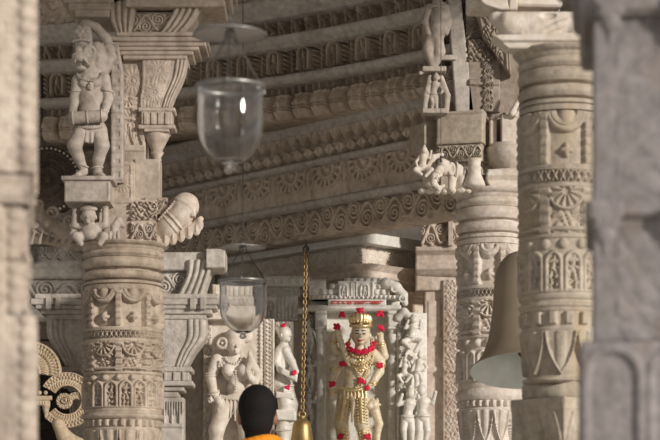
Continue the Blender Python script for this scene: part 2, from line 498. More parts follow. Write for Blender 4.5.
# ------------------------------------------------------------------ materials
def node_mat(name, build):
    m = bpy.data.materials.new(name); m.use_nodes = True
    nt = m.node_tree; b = nt.nodes['Principled BSDF']; build(nt, b); return m
def stone(name, c1, c2, rough=.72, scale=3.0, grain=.5, spec=.3, stain=None):
    def f(nt, b):
        N = nt.nodes; K = nt.links
        tc = N.new('ShaderNodeTexCoord')
        mp = N.new('ShaderNodeMapping'); K.new(tc.outputs['Object'], mp.inputs['Vector'])
        n1 = N.new('ShaderNodeTexNoise'); n1.inputs['Scale'].default_value = scale; n1.inputs['Detail'].default_value = 8; n1.inputs['Roughness'].default_value = .62
        n1.inputs['Distortion'].default_value = .8
        K.new(mp.outputs[0], n1.inputs['Vector'])
        r = N.new('ShaderNodeValToRGB'); r.color_ramp.elements[0].position = .32; r.color_ramp.elements[1].position = .68
        r.color_ramp.elements[0].color = (*c1, 1); r.color_ramp.elements[1].color = (*c2, 1)
        K.new(n1.outputs['Fac'], r.inputs[0])
        out = r.outputs[0]
        n2 = N.new('ShaderNodeTexNoise'); n2.inputs['Scale'].default_value = scale*9; n2.inputs['Detail'].default_value = 5
        K.new(mp.outputs[0], n2.inputs['Vector'])
        mx = N.new('ShaderNodeMix'); mx.data_type = 'RGBA'; mx.blend_type = 'OVERLAY'; mx.inputs[0].default_value = grain
        K.new(out, mx.inputs[6]); K.new(n2.outputs['Fac'], mx.inputs[7]); out = mx.outputs[2]
        if stain:
            n3 = N.new('ShaderNodeTexNoise'); n3.inputs['Scale'].default_value = scale*1.7; n3.inputs['Detail'].default_value = 6
            m3 = N.new('ShaderNodeMapping'); m3.inputs['Scale'].default_value = (1.6, 1.6, .5); m3.inputs['Location'].default_value = (3, 1, 7)
            K.new(tc.outputs['Object'], m3.inputs['Vector']); K.new(m3.outputs[0], n3.inputs['Vector'])
            r3 = N.new('ShaderNodeValToRGB'); r3.color_ramp.elements[0].position = .56; r3.color_ramp.elements[1].position = .74
            K.new(n3.outputs['Fac'], r3.inputs[0])
            m4 = N.new('ShaderNodeMix'); m4.data_type = 'RGBA'; m4.inputs[7].default_value = (*stain, 1)
            K.new(r3.outputs[0], m4.inputs[0]); K.new(out, m4.inputs[6]); out = m4.outputs[2]
        K.new(out, b.inputs['Base Color'])
        b.inputs['Roughness'].default_value = rough
        b.inputs['Specular IOR Level'].default_value = spec
        bp = N.new('ShaderNodeBump'); bp.inputs['Strength'].default_value = .55; bp.inputs['Distance'].default_value = .008
        n5 = N.new('ShaderNodeTexNoise'); n5.inputs['Scale'].default_value = 46; n5.inputs['Detail'].default_value = 6; n5.inputs['Roughness'].default_value = .6
        K.new(tc.outputs['Object'], n5.inputs['Vector']); K.new(n5.outputs['Fac'], bp.inputs['Height']); K.new(bp.outputs[0], b.inputs['Normal'])
    return node_mat(name, f)
def plain(name, c, rough=.5, metal=0.0, var=.12, scale=30, **kw):
    def f(nt, b):
        N = nt.nodes; K = nt.links
        tc = N.new('ShaderNodeTexCoord'); n = N.new('ShaderNodeTexNoise'); n.inputs['Scale'].default_value = scale; n.inputs['Detail'].default_value = 4
        K.new(tc.outputs['Object'], n.inputs['Vector'])
        r = N.new('ShaderNodeValToRGB')
        r.color_ramp.elements[0].color = (*[x*(1-var) for x in c], 1); r.color_ramp.elements[1].color = (*[min(1, x*(1+var)) for x in c], 1)
        K.new(n.outputs['Fac'], r.inputs[0]); K.new(r.outputs[0], b.inputs['Base Color'])
        b.inputs['Roughness'].default_value = rough; b.inputs['Metallic'].default_value = metal
        for k, v in kw.items(): b.inputs[k.replace('_', ' ')].default_value = v
    return node_mat(name, f)
M = {}
M['cream'] = stone('cream_marble', (.47, .385, .31), (.65, .565, .485), stain=(.37, .285, .21))
M['pale'] = stone('pale_marble', (.60, .53, .44), (.74, .68, .60), stain=(.50, .42, .33))
M['grey'] = stone('grey_marble', (.41, .37, .325), (.56, .51, .455), stain=(.31, .27, .23))
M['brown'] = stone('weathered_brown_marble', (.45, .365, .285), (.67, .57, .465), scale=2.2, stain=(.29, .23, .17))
M['dark'] = stone('dark_marble', (.15, .13, .11), (.26, .23, .20), scale=2.2)  # one dark marble tone for back walls and upper left beams
M['near_l'] = stone('buff_marble', (.41, .335, .265), (.58, .50, .42), scale=4, stain=(.24, .19, .155))
M['near_r'] = stone('shaded_mauve_grey_marble', (.21, .188, .182), (.31, .283, .278), scale=4, stain=(.25, .20, .15))  # mauve grey stone, darkened in colour to shade the sunless pillar
M['front'] = stone('tan_marble', (.36, .305, .24), (.50, .44, .355), stain=(.46, .37, .25))
M['figure'] = stone('beige_grey_marble', (.37, .315, .265), (.50, .445, .39), stain=(.28, .23, .18))
M['smoke'] = plain('smoky_glass', (.62, .58, .55), .3, 0, var=.05, Transmission_Weight=.55, IOR=1.3)
M['buff'] = stone('buff_column_marble', (.345, .278, .21), (.505, .425, .345), stain=(.25, .19, .135))
M['buff2'] = stone('buff_pier_marble', (.375, .305, .24), (.53, .455, .38), stain=(.26, .205, .155))
M['ivory'] = stone('ivory_marble', (.52, .45, .375), (.70, .635, .56), stain=(.42, .34, .265))
M['pier_shade'] = stone('shade_darkened_marble', (.25, .205, .165), (.40, .34, .28), scale=3, stain=(.18, .15, .12))  # stone darkened so the pier's shade sits in its colour
M['disc'] = stone('dark_brown_stone', (.085, .06, .045), (.15, .11, .085), scale=4)
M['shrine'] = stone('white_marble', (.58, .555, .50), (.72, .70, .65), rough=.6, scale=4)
M['idolstone'] = stone('polished_white_marble', (.66, .62, .54), (.78, .75, .68), rough=.42, scale=5, spec=.5)
M['lace'] = stone('honey_marble', (.42, .33, .22), (.56, .45, .32), scale=5)
M['floor'] = stone('floor_marble', (.50, .47, .42), (.64, .61, .56), rough=.35, scale=1.2)
M['deity'] = stone('gilded_cream_marble', (.60, .50, .34), (.74, .66, .50), rough=.36, scale=9, spec=.6, stain=(.66, .50, .26))
M['gold'] = plain('gold_leaf', (.78, .62, .34), .38, .75, var=.15)
M['pgold'] = plain('pale_gilding', (.80, .70, .50), .42, .35, var=.15)
M['brass'] = plain('brass', (.42, .30, .13), .45, .85, var=.25, scale=18)
M['chain'] = plain('brass_chain', (.36, .25, .12), .5, .8, var=.25)
M['bell'] = plain('dull_bronze', (.33, .27, .20), .55, .35, var=.2, scale=8)
M['bellin'] = plain('bell_mouth_light', (.80, .83, .78), .5, .1, var=.15, scale=14)  # pale base paints the light caught inside the bell mouth
M['iron'] = plain('dark_iron', (.10, .09, .08), .5, .7)
M['rim'] = plain('tarnished_metal', (.30, .29, .27), .4, .8, var=.25)
M['red'] = plain('red_petals', (.62, .008, .05), .75, 0, var=.35, scale=120)
M['redpaint'] = plain('red_paint', (.55, .03, .03), .6)
M['black'] = plain('black_paint', (.02, .018, .016), .5)
M['doorshade'] = plain('doorway_shade', (.045, .030, .021), .7, 0, var=.35, scale=6)  # near-black base carries the shade inside the doorway
M['orange'] = plain('orange_cotton', (.86, .30, .012), .85, 0, var=.12, scale=60)
M['skin'] = plain('skin', (.40, .20, .125), .55, 0, var=.08, scale=25)
M['cotton'] = plain('white_cotton', (.72, .70, .66), .85)
def hairf(nt, b):
    N = nt.nodes; K = nt.links
    tc = N.new('ShaderNodeTexCoord'); n = N.new('ShaderNodeTexNoise'); n.inputs['Scale'].default_value = 220; n.inputs['Detail'].default_value = 3
    K.new(tc.outputs['Object'], n.inputs['Vector'])
    bp = N.new('ShaderNodeBump'); bp.inputs['Strength'].default_value = .9; bp.inputs['Distance'].default_value = .004
    K.new(n.outputs['Fac'], bp.inputs['Height']); K.new(bp.outputs[0], b.inputs['Normal'])
    b.inputs['Base Color'].default_value = (.010, .008, .008, 1); b.inputs['Roughness'].default_value = .75; b.inputs['Specular IOR Level'].default_value = .25
M['hair'] = node_mat('black_hair', hairf)
def glassf(nt, b):
    N = nt.nodes; K = nt.links
    b.inputs['Base Color'].default_value = (.93, .93, .93, 1); b.inputs['Transmission Weight'].default_value = 1.0
    b.inputs['Roughness'].default_value = .03; b.inputs['IOR'].default_value = 1.45
M['glass'] = node_mat('clear_glass', glassf)

# ------------------------------------------------------------------ the carved ring of beams (a straight run that turns into a corbelled dome higher up)
PH = math.radians(41.5)
A0 = np.array([.89, 14.24])
def path(s, off=0.0, R=None):
    s = np.asarray(s, float)
    if R is None:
        x = A0[0]-math.sin(PH)*s; y = A0[1]+math.cos(PH)*s; ph = np.full_like(s, PH)
    else:
        p0 = math.radians(43); ph = p0+s/R
        x = A0[0]+R*(np.cos(ph)-math.cos(p0)); y = A0[1]+R*(np.sin(ph)-math.sin(p0))
    return x-np.cos(ph)*off, y-np.sin(ph)*off
def zref(y, off, R=None):
    """height seen at row y where the course crosses the middle of the hall"""
    s = np.linspace(0, 3.5, 400); x, yy = path(s, off, R); k = np.argmin(np.abs(x)); return CZ+(HOR-y)*yy[k]/F
def course(name, y0, y1, o0, o1, fn=None, cw=1.0, amp=0.0, R=None, mat='brown', label='', s0=-.05, s1=3.45, prof=None, back=.22, ds=.0042, thick=None):
    """one stone course: rows y0 (top) to y1 (bottom), face set forward by o0 (top) to o1 (bottom)"""
    za = zref(y0, (o0+o1)/2, R); zb = zref(y1, (o0+o1)/2, R); H = za-zb
    ns = int((s1-s0)/ds) if fn else 90; nt = max(4, int((y1-y0)*1.7))
    s = np.linspace(s0, s1, ns); t = np.linspace(0, 1, nt)
    S = np.repeat(s[:, None], nt, 1); T = np.repeat(t[None], ns, 0)
    off = o1+(o0-o1)*T
    if prof: P = np.array(prof, float); off = off+np.interp(T, P[:,0], P[:,1])
    if fn: off = off+amp*(cells(fn, S/H, T, cw)-.6)
    X, Y = path(S, off, R); Z = zb+H*T
    Pm = np.stack([X, Y, Z], -1)
    def edge(zz):
        x, y = path(s, -back, R); return np.stack([x, y, np.full_like(s, zz)], -1)[:, None]
    Pm = np.concatenate([edge(zb), Pm, edge(za)], 1)
    g = G(); g.grid(Pm, cv=True)
    n2 = Pm.shape[1]
    g.add(Pm[0], np.arange(n2), False); g.add(Pm[-1], np.arange(n2)[::-1], False)
    o = g.build(name, M[mat]); tag(o, label, 'frieze', kind='structure'); return o
RC = 6.0
o0 = course('trim_1', 205, 234, .0, .0, p_vine, 1.35, .05, label='lowest carved stone band with a wavy scrolling vine above the shrine')
course('trim_2', 197, 205, .05, .03, label='plain projecting fillet between the vine band and the half-rosette band', mat='grey', prof=[(0,0),(.3,.02),(.7,.02),(1,0)])
course('trim_3', 163, 197, .022, .02, p_scallop, 1.62, .085, label='stone band of hanging toothed half-rosettes below the diamond band')
course('trim_4', 156, 163, .06, .045, label='plain projecting fillet above the half-rosette band', mat='grey', prof=[(0,0),(.3,.02),(.7,.02),(1,0)])
course('trim_5', 130, 156, .04, .04, p_diamond, .62, .10, label='stone band carved with two staggered rows of diamond leaves')
course('trim_6', 110, 130, .15, .06, label='broad plain sloping ledge between the diamond band and the ribbed lobes', mat='grey', prof=[(0,0),(.5,-.02),(.9,.01),(1,0)])
course('trim_7', 88, 112, .13, .12, p_lobes, .98, .13, R=RC, label='dome course of bulging ribbed lobes')
course('trim_8', 76, 88, .05, .05, p_leafrow, .7, .07, R=RC, label='narrow row of upright leaves above the ribbed lobes')
course('trim_9', 68, 76, .20, .18, R=RC, label='plain ledge under the row of carved figure panels', mat='grey', prof=[(0,0),(.3,.015),(.7,.015),(1,0)])
course('trim_10', 38, 68, .09, .09, p_figpanel, .62, .14, R=RC, label='dome band of little shrine panels with dancing figures between colonnettes')
course('trim_11', 28, 39, .24, .19, R=RC, label='plain ledge above the panels with dancing figures', mat='grey', prof=[(0,0),(.4,.015),(.8,.015),(1,0)])
course('trim_12', 6, 29, .11, .11, p_figs, .72, .14, R=RC, label='topmost visible dome band of small seated and dancing musicians')
course('trim_13', -10, 7, .30, .22, R=RC, label='plain sloping ledge at the top edge of the picture', mat='grey', prof=[(0,0),(.4,.015),(.8,.015),(1,0)])
course('trim_14', -60, -9, .3, .26, p_foliage, 1.0, .02, R=RC, label='leaf-carved dome course above the picture')

# ------------------------------------------------------------------ floor, roof, walls
g = G(); g.box((0, 9, -.1), (9, 12.5, .1)); tag(g.build('floor', M['floor']), 'marble temple floor', 'floor', kind='structure')
ROOF = 5.35
g = G(); g.box((-2.6, 12.2, ROOF+.15), (6.4, 8.2, .15)); tag(g.build('ceiling', M['grey']), 'stone roof over the hall', 'ceiling', kind='structure')
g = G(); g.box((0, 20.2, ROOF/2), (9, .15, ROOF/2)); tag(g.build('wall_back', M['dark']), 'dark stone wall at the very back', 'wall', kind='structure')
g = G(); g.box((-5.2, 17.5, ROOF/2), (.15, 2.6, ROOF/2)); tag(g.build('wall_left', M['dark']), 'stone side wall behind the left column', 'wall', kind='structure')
g = G(); g.box((5.6, 17.0, ROOF/2), (.15, 3.2, ROOF/2)); tag(g.build('wall_right', M['grey']), 'stone side wall behind the right columns', 'wall', kind='structure')

# left aisle beam wall with its friezes, seen either side of the left column
LW = Loc(16.6)
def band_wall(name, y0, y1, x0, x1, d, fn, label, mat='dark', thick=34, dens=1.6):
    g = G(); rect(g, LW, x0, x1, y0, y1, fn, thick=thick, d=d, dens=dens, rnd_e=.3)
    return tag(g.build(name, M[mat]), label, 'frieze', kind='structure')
xa, xb = -60, 215
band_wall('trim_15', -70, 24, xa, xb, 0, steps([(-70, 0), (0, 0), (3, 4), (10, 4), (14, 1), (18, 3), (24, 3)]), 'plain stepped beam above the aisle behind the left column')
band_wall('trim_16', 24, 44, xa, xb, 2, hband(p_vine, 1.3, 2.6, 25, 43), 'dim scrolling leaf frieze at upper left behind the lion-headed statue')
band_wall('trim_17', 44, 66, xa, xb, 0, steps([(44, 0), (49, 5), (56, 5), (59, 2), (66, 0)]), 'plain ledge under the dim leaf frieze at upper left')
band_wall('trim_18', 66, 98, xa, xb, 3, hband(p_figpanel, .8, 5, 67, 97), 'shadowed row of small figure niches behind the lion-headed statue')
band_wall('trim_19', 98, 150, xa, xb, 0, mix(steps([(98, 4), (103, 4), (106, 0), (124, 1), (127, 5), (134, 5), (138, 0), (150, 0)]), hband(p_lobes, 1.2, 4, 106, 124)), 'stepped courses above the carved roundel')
band_wall('trim_20', 150, 243, xa, xb, 3, mix(hband(p_foliage, 1.0, 1.5, 150, 196), hband(p_foliage, 1.0, 2, 200, 243)), 'carved panel behind the round stone roundel', mat='brown')
band_wall('trim_21', 243, 262, xa, xb, 1, hband(p_vine, 1.5, 2.4, 244, 261), 'leaf frieze crossing behind the capital of the left column', mat='grey')
band_wall('trim_22', 262, 279, xa, xb, 0, steps([(262, 5), (266, 5), (270, 3.5), (277, 3.5), (279, 2)]), 'plain grey fillet crossing behind the rings of the left column', mat='grey')
band_wall('trim_23', 279, 310, xa, xb, 2, hband(p_vine, 1.6, 3.4, 280, 308), 'grey frieze of spiral scrolls behind the left column', mat='grey')
band_wall('trim_24', 310, 322, xa, xb, 0, steps([(310, 4), (314, 6), (318, 6), (322, 2)]), 'lowest plain ledge over the dark doorway', mat='grey')

# corner slab over the shrine: lit edge running back to the left, other face turning to the right
LS = Loc(15.3)
cx, cy = (362-330)*LS.s, 15.3
zt = CZ+(HOR-231.5)*LS.s; zb = CZ+(HOR-242)*LS.s
l = (cx-math.sin(PH)*2.2, cy+math.cos(PH)*2.2); r = (cx+.70*1.3, cy+.72*1.3)
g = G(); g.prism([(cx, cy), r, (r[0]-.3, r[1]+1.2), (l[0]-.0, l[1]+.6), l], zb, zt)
tag(g.build('trim_25', M['shrine']), 'pale lit slab corner jutting out under the vine band above the shrine', 'slab', kind='structure')  # white stone stands in for the light on the slab's underside
def turned(name, y0, y1, inset, fn, cw, amp, label, mat='brown', prof=None):
    """course under the slab: a short left face and a longer right face meeting at the same corner"""
    z0 = CZ+(HOR-y1)*LS.s; z1 = CZ+(HOR-y0)*LS.s; H = z1-z0
    dl = np.array([-math.sin(PH), math.cos(PH)]); dr = np.array([.70, .72])/math.hypot(.70, .72)
    c0 = np.array([cx, cy])+inset*(dl+dr)
    nt = max(4, int((y1-y0)*1.7)); t = np.linspace(0, 1, nt)
    rows = []
    for dv, ln, sg in ((dl, 2.1, -1), (dr, 1.42, 1)):
        n = np.array([-dv[1], dv[0]])
        if n[1] > 0: n = -n
        s = np.linspace(0, ln, int(ln/.005)); S = np.repeat(s[:, None], nt, 1); T = np.repeat(t[None], len(s), 0)
        o = np.interp(T, *np.array(prof, float).T) if prof else 0*T
        if fn: o = o+amp*(cells(fn, S/H, T, cw)-.6)
        P = np.stack([c0[0]+dv[0]*S+n[0]*o, c0[1]+dv[1]*S+n[1]*o, z0+H*T], -1)
        rows.append(P)
    # share the corner edge
    mid = .5*(rows[0][:1]+rows[1][:1])
    P = np.concatenate([rows[0][::-1], mid, rows[1]], 0)
    g = G(); g.grid(P)
    a, b = P[0,0].copy(), P[-1,0].copy(); bk = np.array([cx+.1, cy+2.6])
    for zz, k in ((z0, 0), (z1, -1)):
        e = np.concatenate([P[:, k], [[bk[0], bk[1], zz]]]); g.add(e, np.arange(len(e)), False)
    for e in (P[0], P[-1]):
        g.add(np.array([e[0], e[-1], (bk[0], bk[1], z1), (bk[0], bk[1], z0)]), np.arange(4), False)
    return tag(g.build(name, M[mat]), label, 'frieze', kind='structure')
turned('trim_26', 242, 263, .10, p_wave, 1.3, .02, 'short scroll frieze under the lit slab corner above the shrine roof', 'pale')
turned('trim_27', 263, 284, .06, None, 1, 0, 'plain stepped ledge right under the short scroll frieze', 'cream', prof=[(0, 0), (.3, .0), (.4, .05), (.7, .05), (1, .1)])
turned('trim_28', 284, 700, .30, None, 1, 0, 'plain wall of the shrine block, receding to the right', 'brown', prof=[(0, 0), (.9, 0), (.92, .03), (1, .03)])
# ------------------------------------------------------------------ great round columns
def base_parts(L, cx, y0, rb, root, mat, sq, yaw=PI/4):
    """square base and plinth from row y0 down to the floor"""
    yf = L.floor(); h = yf-y0
    g = G()
    for a, b, k in ((0, .12, .86), (.12, .2, 1.0), (.2, .5, .9), (.5, .6, 1.02), (.6, .8, 1.08), (.8, 1, 1.2)):
        g.bx(L, cx-sq*k, cx+sq*k, y0+a*h, y0+b*h, -sq*k, sq*k, yaw, 1.5)
    g.build('base', mat, root)

def left_shaft_bands(c=1.0):
    return [
        (293, 330, 38.6, 38.6, p_medal, 8, 8.0), ring(330, 333, 38.5, 39.6),
        (333, 342, 38.4, 38.4, p_lattice, 26, 5.0), ring(342, 345.5, 38.5, 39.6),
        (345.5, 374, 38.3, 38.3, p_panel, 8, 8.0), ring(374, 377, 38, 39),
        (377, 410, 38.2, 38.2, p_arch, 17, 8.0), ring(410, 414, 38, 39.2), ring(414, 421, 38.5, 41.5),
        (421, 429, 38.5, 38, p_dentil, 30, 4.0), ring(429, 432, 37, 38),
        (432, 470, 38, 33, p_lotus, 12, 5.5), ring(470, 476, 34, 38), ring(476, 484, 36, 40),
        (484, 520, 38, 38, p_arch, 14, 3.0)]
def cap_rings(y0, R, k=1.0):
    """stack of turned rings under the bracket level, y0 = top row"""
    q = lambda a: [(y0+y*k, R*r) for y, r in a]
    return [q([(0, .6), (0.05, 1.13), (1.6, 1.17), (3.4, 1.13), (5.0, 1.05), (7.5, 1.02)])] + \
           [q(ring(8.2, 15, .965, 1.04)), q([(15, .985), (16.2, .90)]), q(ring(16.2, 25.8, .985, 1.045)), q([(25.9, .97), (26.1, .82), (28.6, .82), (28.8, .97)]),
            q(ring(29, 36.9, .98, 1.045)), q([(37, .97), (37.2, .84), (38.8, .84), (39.4, 1.0), (42, 1.01), (42.3, .93), (43.3, .93), (43.5, 1.0), (46, 1.0), (46.4, 1.0), (47.5, 1.0)])]

# --- left column
LC = Loc(12.0)
left_column = thing('column', LC.p(123, LC.floor()), 'carved round marble column at left, topped by rings, with dwarf and lion-headed statue above', 'column')
col_mesh(carved_round(LC, 123, [[(292, 30), (292.5, 38.8)]]+left_shaft_bands(), nu=320, dens=2.0, phase=.004)).build('shaft', M['buff'], left_column)
col_mesh(carved_round(LC, 123, cap_rings(245, 39.2)+[(291.5, 294, 39.4, 38.8, p_beads, 60, 1.6), [(294, 38), (295, 30)]], nu=160, dens=5)).build('capital', M['buff'], left_column)
base_parts(LC, 123, 520, 38, left_column, M['buff'], 40)

# --- middle right column
LM = Loc(14.0)
mid_column = thing('column', LM.p(491, LM.floor()), 'carved round marble column standing behind the big hanging bell', 'column')
ms = 33/38.4
def remap(bands, y_from, y_to, k_r):
    """move the band rows of the left shaft to the rows of another shaft"""
    f = lambda y: float(np.interp(y, y_from, y_to)); out = []
    for b in bands:
        if isinstance(b, list): out.append([(f(y), r*k_r) for y, r in b])
        else: out.append((f(b[0]), f(b[1]), b[2]*k_r, b[3]*k_r, b[4], b[5], b[6]*k_r))
    return out
yf = [293, 330, 345.5, 377, 410, 421, 432, 470, 520]; ym = [249, 288, 304, 341, 384, 402, 412, 446, 495]
col_mesh(carved_round(LM, 491, [[(247, 25), (247.5, 33.5)], (247.5, 249, 33.5, 33.5, p_beads, 56, 1.2)]+remap(left_shaft_bands(), yf, ym, ms), nu=260, dens=2.0, phase=.0825)).build('shaft', M['ivory'], mid_column)
col_mesh(carved_round(LM, 491, cap_rings(192, 34, 1.16)+[[(247.2, 33), (247.6, 25)]], nu=140, dens=5)).build('capital', M['ivory'], mid_column)
base_parts(LM, 491, 495, 33, mid_column, M['ivory'], 35)

# --- front right column
LF = Loc(9.0)
front_column = thing('column', LF.p(562, LF.floor()), 'tan carved column on a square base, standing in front of the bronze bell', 'column')
fb = [(119, 171, 43, 43, p_medal, 6, 6.5), ring(171, 175, 42.8, 44.2), (175, 190, 42.6, 42.6, p_lattice, 18, 4.6), ring(190, 194, 42.8, 44.2),
      (194, 239, 42.4, 42.4, p_panel, 6, 5.5), ring(239, 244, 42, 43.6), (244, 297, 42.6, 42.6, p_arch, 14, 6.5), ring(297, 302, 42.6, 43.6),
      [(302, 43), (304, 40.5), (306, 40.5)], ring(306, 312, 41, 44), [(312, 42), (315, 41.5)], (315, 330, 42.5, 41, p_dentil, 16, 4.5), ring(330, 335, 40, 41),
      (335, 378, 42, 36.5, p_lotus, 8, 7.0), [(378, 35), (380, 35)], ring(380, 384, 38, 40)]
col_mesh(carved_round(LF, 562, [[(117, 30), (117.5, 42.5)]]+fb+[[(384, 38), (386, 30)]], nu=280, dens=1.8, phase=.5/6)).build('shaft', M['front'], front_column)
col_mesh(carved_round(LF, 562, cap_rings(53, 42.5, 1.36)+[[(117, 42), (118, 30)]], nu=160, dens=4)).build('capital', M['front'], front_column)
g = G()
g.lathe(LF.p(562, 402), [(0.001, 0), (40*LF.s, 0), (42*LF.s, 4*LF.s), (42*LF.s, 14*LF.s), (39.5*LF.s, 18*LF.s), (.001, 18*LF.s)], 4, [[math.cos(.22), -math.sin(.22), 0], [math.sin(.22), math.cos(.22), 0], [0, 0, 1]])
g.build('neck_block', M['front'], front_column)
g = G()
for yw in (0,):
    fnb = mix(raised(-99, 999, 400, 412, 1.0), lambda x, y, u, v: 2.6*np.where(y > 410, p_lotus_up((np.mod(u*3, 1)-.5)*.8, np.clip(1-(y-412)/60, 0, 1), .8, 0), 0)-0)
    for k in range(4):
        patch(g, LF, [(562-36, 400), (562-36, LF.floor())], [(562+36, 400), (562+36, LF.floor())], fnb, thick=32, miter=32, d=-36, yaw=.72+k*PI/2, pivot=(562, 0), dens=1.2)
g.build('base', M['front'], front_column)

# ------------------------------------------------------------------ near pillars at both edges of the picture
LN = Loc(5.0)
nl = thing('pillar', LN.p(-68, LN.floor()), 'blurred buff carved pillar cut off by the left edge of the picture', 'pillar')
def sq_part(L, cx, R, y0, y1, fn, name, mat, root, dens=.9, yaw=0.0):
    g = G(); yaw = .13 if cx < 0 else -.12
    g.bx(L, cx-R*.93, cx+R*.93, y0+.5, y1-.5, -R*.93, R*.93, yaw, 1)
    for k in range(4):
        patch(g, L, [(cx-R, y0), (cx-R, y1)], [(cx+R, y0), (cx+R, y1)], fn, thick=R*.9, miter=R*.9, d=-R, yaw=yaw+k*PI/2, pivot=(cx, 0), dens=dens, rnd_e=1.5)
    return g.build(name, mat, root)
fnl = mix(uband(p_beads, 1.0, 4, .93, .995, 14, 0), uband(p_beads, 1.0, 4, .005, .07, 14, 0), uband(p_rosette, 1.0, 5, .08, .30, 48, 0), uband(p_rosette, 1.0, 5, .70, .92, 48, 0), uband(p_foliage, 1.0, 5, .32, .68, 70, 10))
sq_part(LN, -68, 100, -90, 188, fnl, 'shaft', M['near_l'], nl)
sq_part(LN, -68, 97, 187, 218, steps([(187, -2), (192, 2), (197, 0), (199, -1), (208, 4), (216, 0), (218, -2)]), 'ring_band', M['near_l'], nl)
sq_part(LN, -68, 90, 217, 326, mix(uband(p_beads, 1.0, 4, .92, .995, 13, 0), uband(p_beads, 1.0, 4, .005, .08, 13, 0), uband(p_panel, 1.0, 6, .1, .9, 60, 218), steps([(217, 0), (262, 0), (264, 4), (270, 4), (272, 0), (316, 0), (320, 5), (326, 5)])), 'neck', M['near_l'], nl)
sq_part(LN, -68, 100, 325, 620, fnl, 'lower_shaft', M['near_l'], nl)
g = G(); yf = LN.floor()
for a, b, k in ((620, 660, 108), (660, 860, 104), (860, yf, 122)): g.bx(LN, -68-k, -68+k, a, b, -k, k, .13, 3)
g.build('base', M['near_l'], nl)
g = G()
for a, b, k in ((-120, -88, 108), (-170, -120, 128)): g.bx(LN, -68-k, -68+k, a, b, -k, k, .13, 3)
g.build('capital', M['near_l'], nl)

nr = thing('pillar', LN.p(704, LN.floor()), 'blurred mauve grey pillar with hanging pendant bosses, cut off by the right edge', 'pillar')
fnr = mix(uband(p_foliage, 1.0, 1.0, .1, .9, 120, 0))
def pendant(y0, cxs, d):
    S = Sculpt()
    for c in cxs:
        S.box((c, d, y0+8), (17, 9, 8), 3, 3).box((c, d+2, y0+20), (13, 8, 6), 3, 4).ell((c, d+2, y0+31), (10, 8, 9), 4).cap((c, d+2, y0+36), (c, d+4, y0+50), 6, 2.4, 3)
        for k in range(-2, 3): S.cap((c+k*6, d-9, y0+4), (c+k*4, d-7, y0+20), 1.9, 1.4, 1)
    return S
sq_part(LN, 704, 110, 40, 218, fnr, 'shaft', M['near_r'], nr, .7)
sq_part(LN, 704, 110, 232, 352, fnr, 'middle_shaft', M['near_r'], nr, .7)
g = G(); g.bx(LN, 704-124, 704+124, 0, 42, -124, 124, -.12, 5); g.bx(LN, 704-132, 704+132, -40, 2, -132, 132, -.12, 5); g.bx(LN, 704-150, 704+150, -170, -38, -150, 150, -.12, 5)
g.build('capital', M['near_r'], nr)
for k in (594, 676, 758): pendant(22, (k,), -128).into(g := G(), LN, 2.0); g.build('pendant', M['near_r'], nr)
g = G(); g.bx(LN, 704-118, 704+118, 216, 234, -118, 118, -.12, 4); g.build('string_course', M['near_r'], nr)
for k in (590, 674, 758): pendant(222, (k,), -122).into(g := G(), LN, 2.0); g.build('pendant', M['near_r'], nr)
def archf(x, y, u, v):
    xx = np.mod((x-704+122)/61, 1)*61-30.5; r = np.hypot(xx, np.maximum(386-y, 0)*1.0)
    rr = np.where(y < 386, r, np.abs(xx))
    return -3*sst(-3, 3, 22-rr)+2*bump(rr-26, 5)
sq_part(LN, 704, 122, 352, 640, archf, 'lower_shaft', M['near_r'], nr, .8)
g = G()
for a, b, k in ((640, 690, 134), (690, 860, 128), (860, yf, 146)): g.bx(LN, 704-k, 704+k, a, b, -k, k, -.12, 3)
g.build('base', M['near_r'], nr)

# ------------------------------------------------------------------ what stands on the left column: cross of brackets, upper pier, its capital
S = Sculpt()
up = thing('pier', LC.p(128, 245), 'square upper pier on the left column, with curling makara bracket and stepped top', 'pier')
g = G()
g.bx(LC, 100, 136, 164, 246, -14, 24, 0, 1); g.bx(LC, 110, 160, 198, 246, -6, 40, .25, 1)
rect(g, LC, 135, 160.5, 160, 200, None, thick=26, d=-6, yaw=.0)
rect(g, LC, 146, 168, 199, 216, hband(p_vine, .9, 3, 200, 215, 146), thick=20, d=-10)
rect(g, LC, 132, 158, 202, 246, mix(hband(p_foliage, .7, 4, 204, 222, 132), hband(p_vine, .9, 4, 224, 244, 132)), thick=14, d=-15)
rect(g, LC, 112, 134, 164, 206, mix(raised(115, 131, 168, 200, -1.2), hband(p_rosette, 1.1, 2.5, 172, 196, 110)), thick=10, d=-15)
g.build('core', M['buff2'], up)
g = G()
rect(g, LC, 121, 146, 62, 166, mix(hband(p_rosette, .8, 3, 66, 98, 121), hband(p_panel, .6, 3, 98, 122, 121), hband(p_lotus, .4, 3, 124, 146, 121), raised(121, 146, 147, 152, 1.5)), thick=34, d=-4)
g.bx(LC, 104, 124, 36, 166, 2, 30, 0, 1)
g.build('shaft', M['buff2'], up)
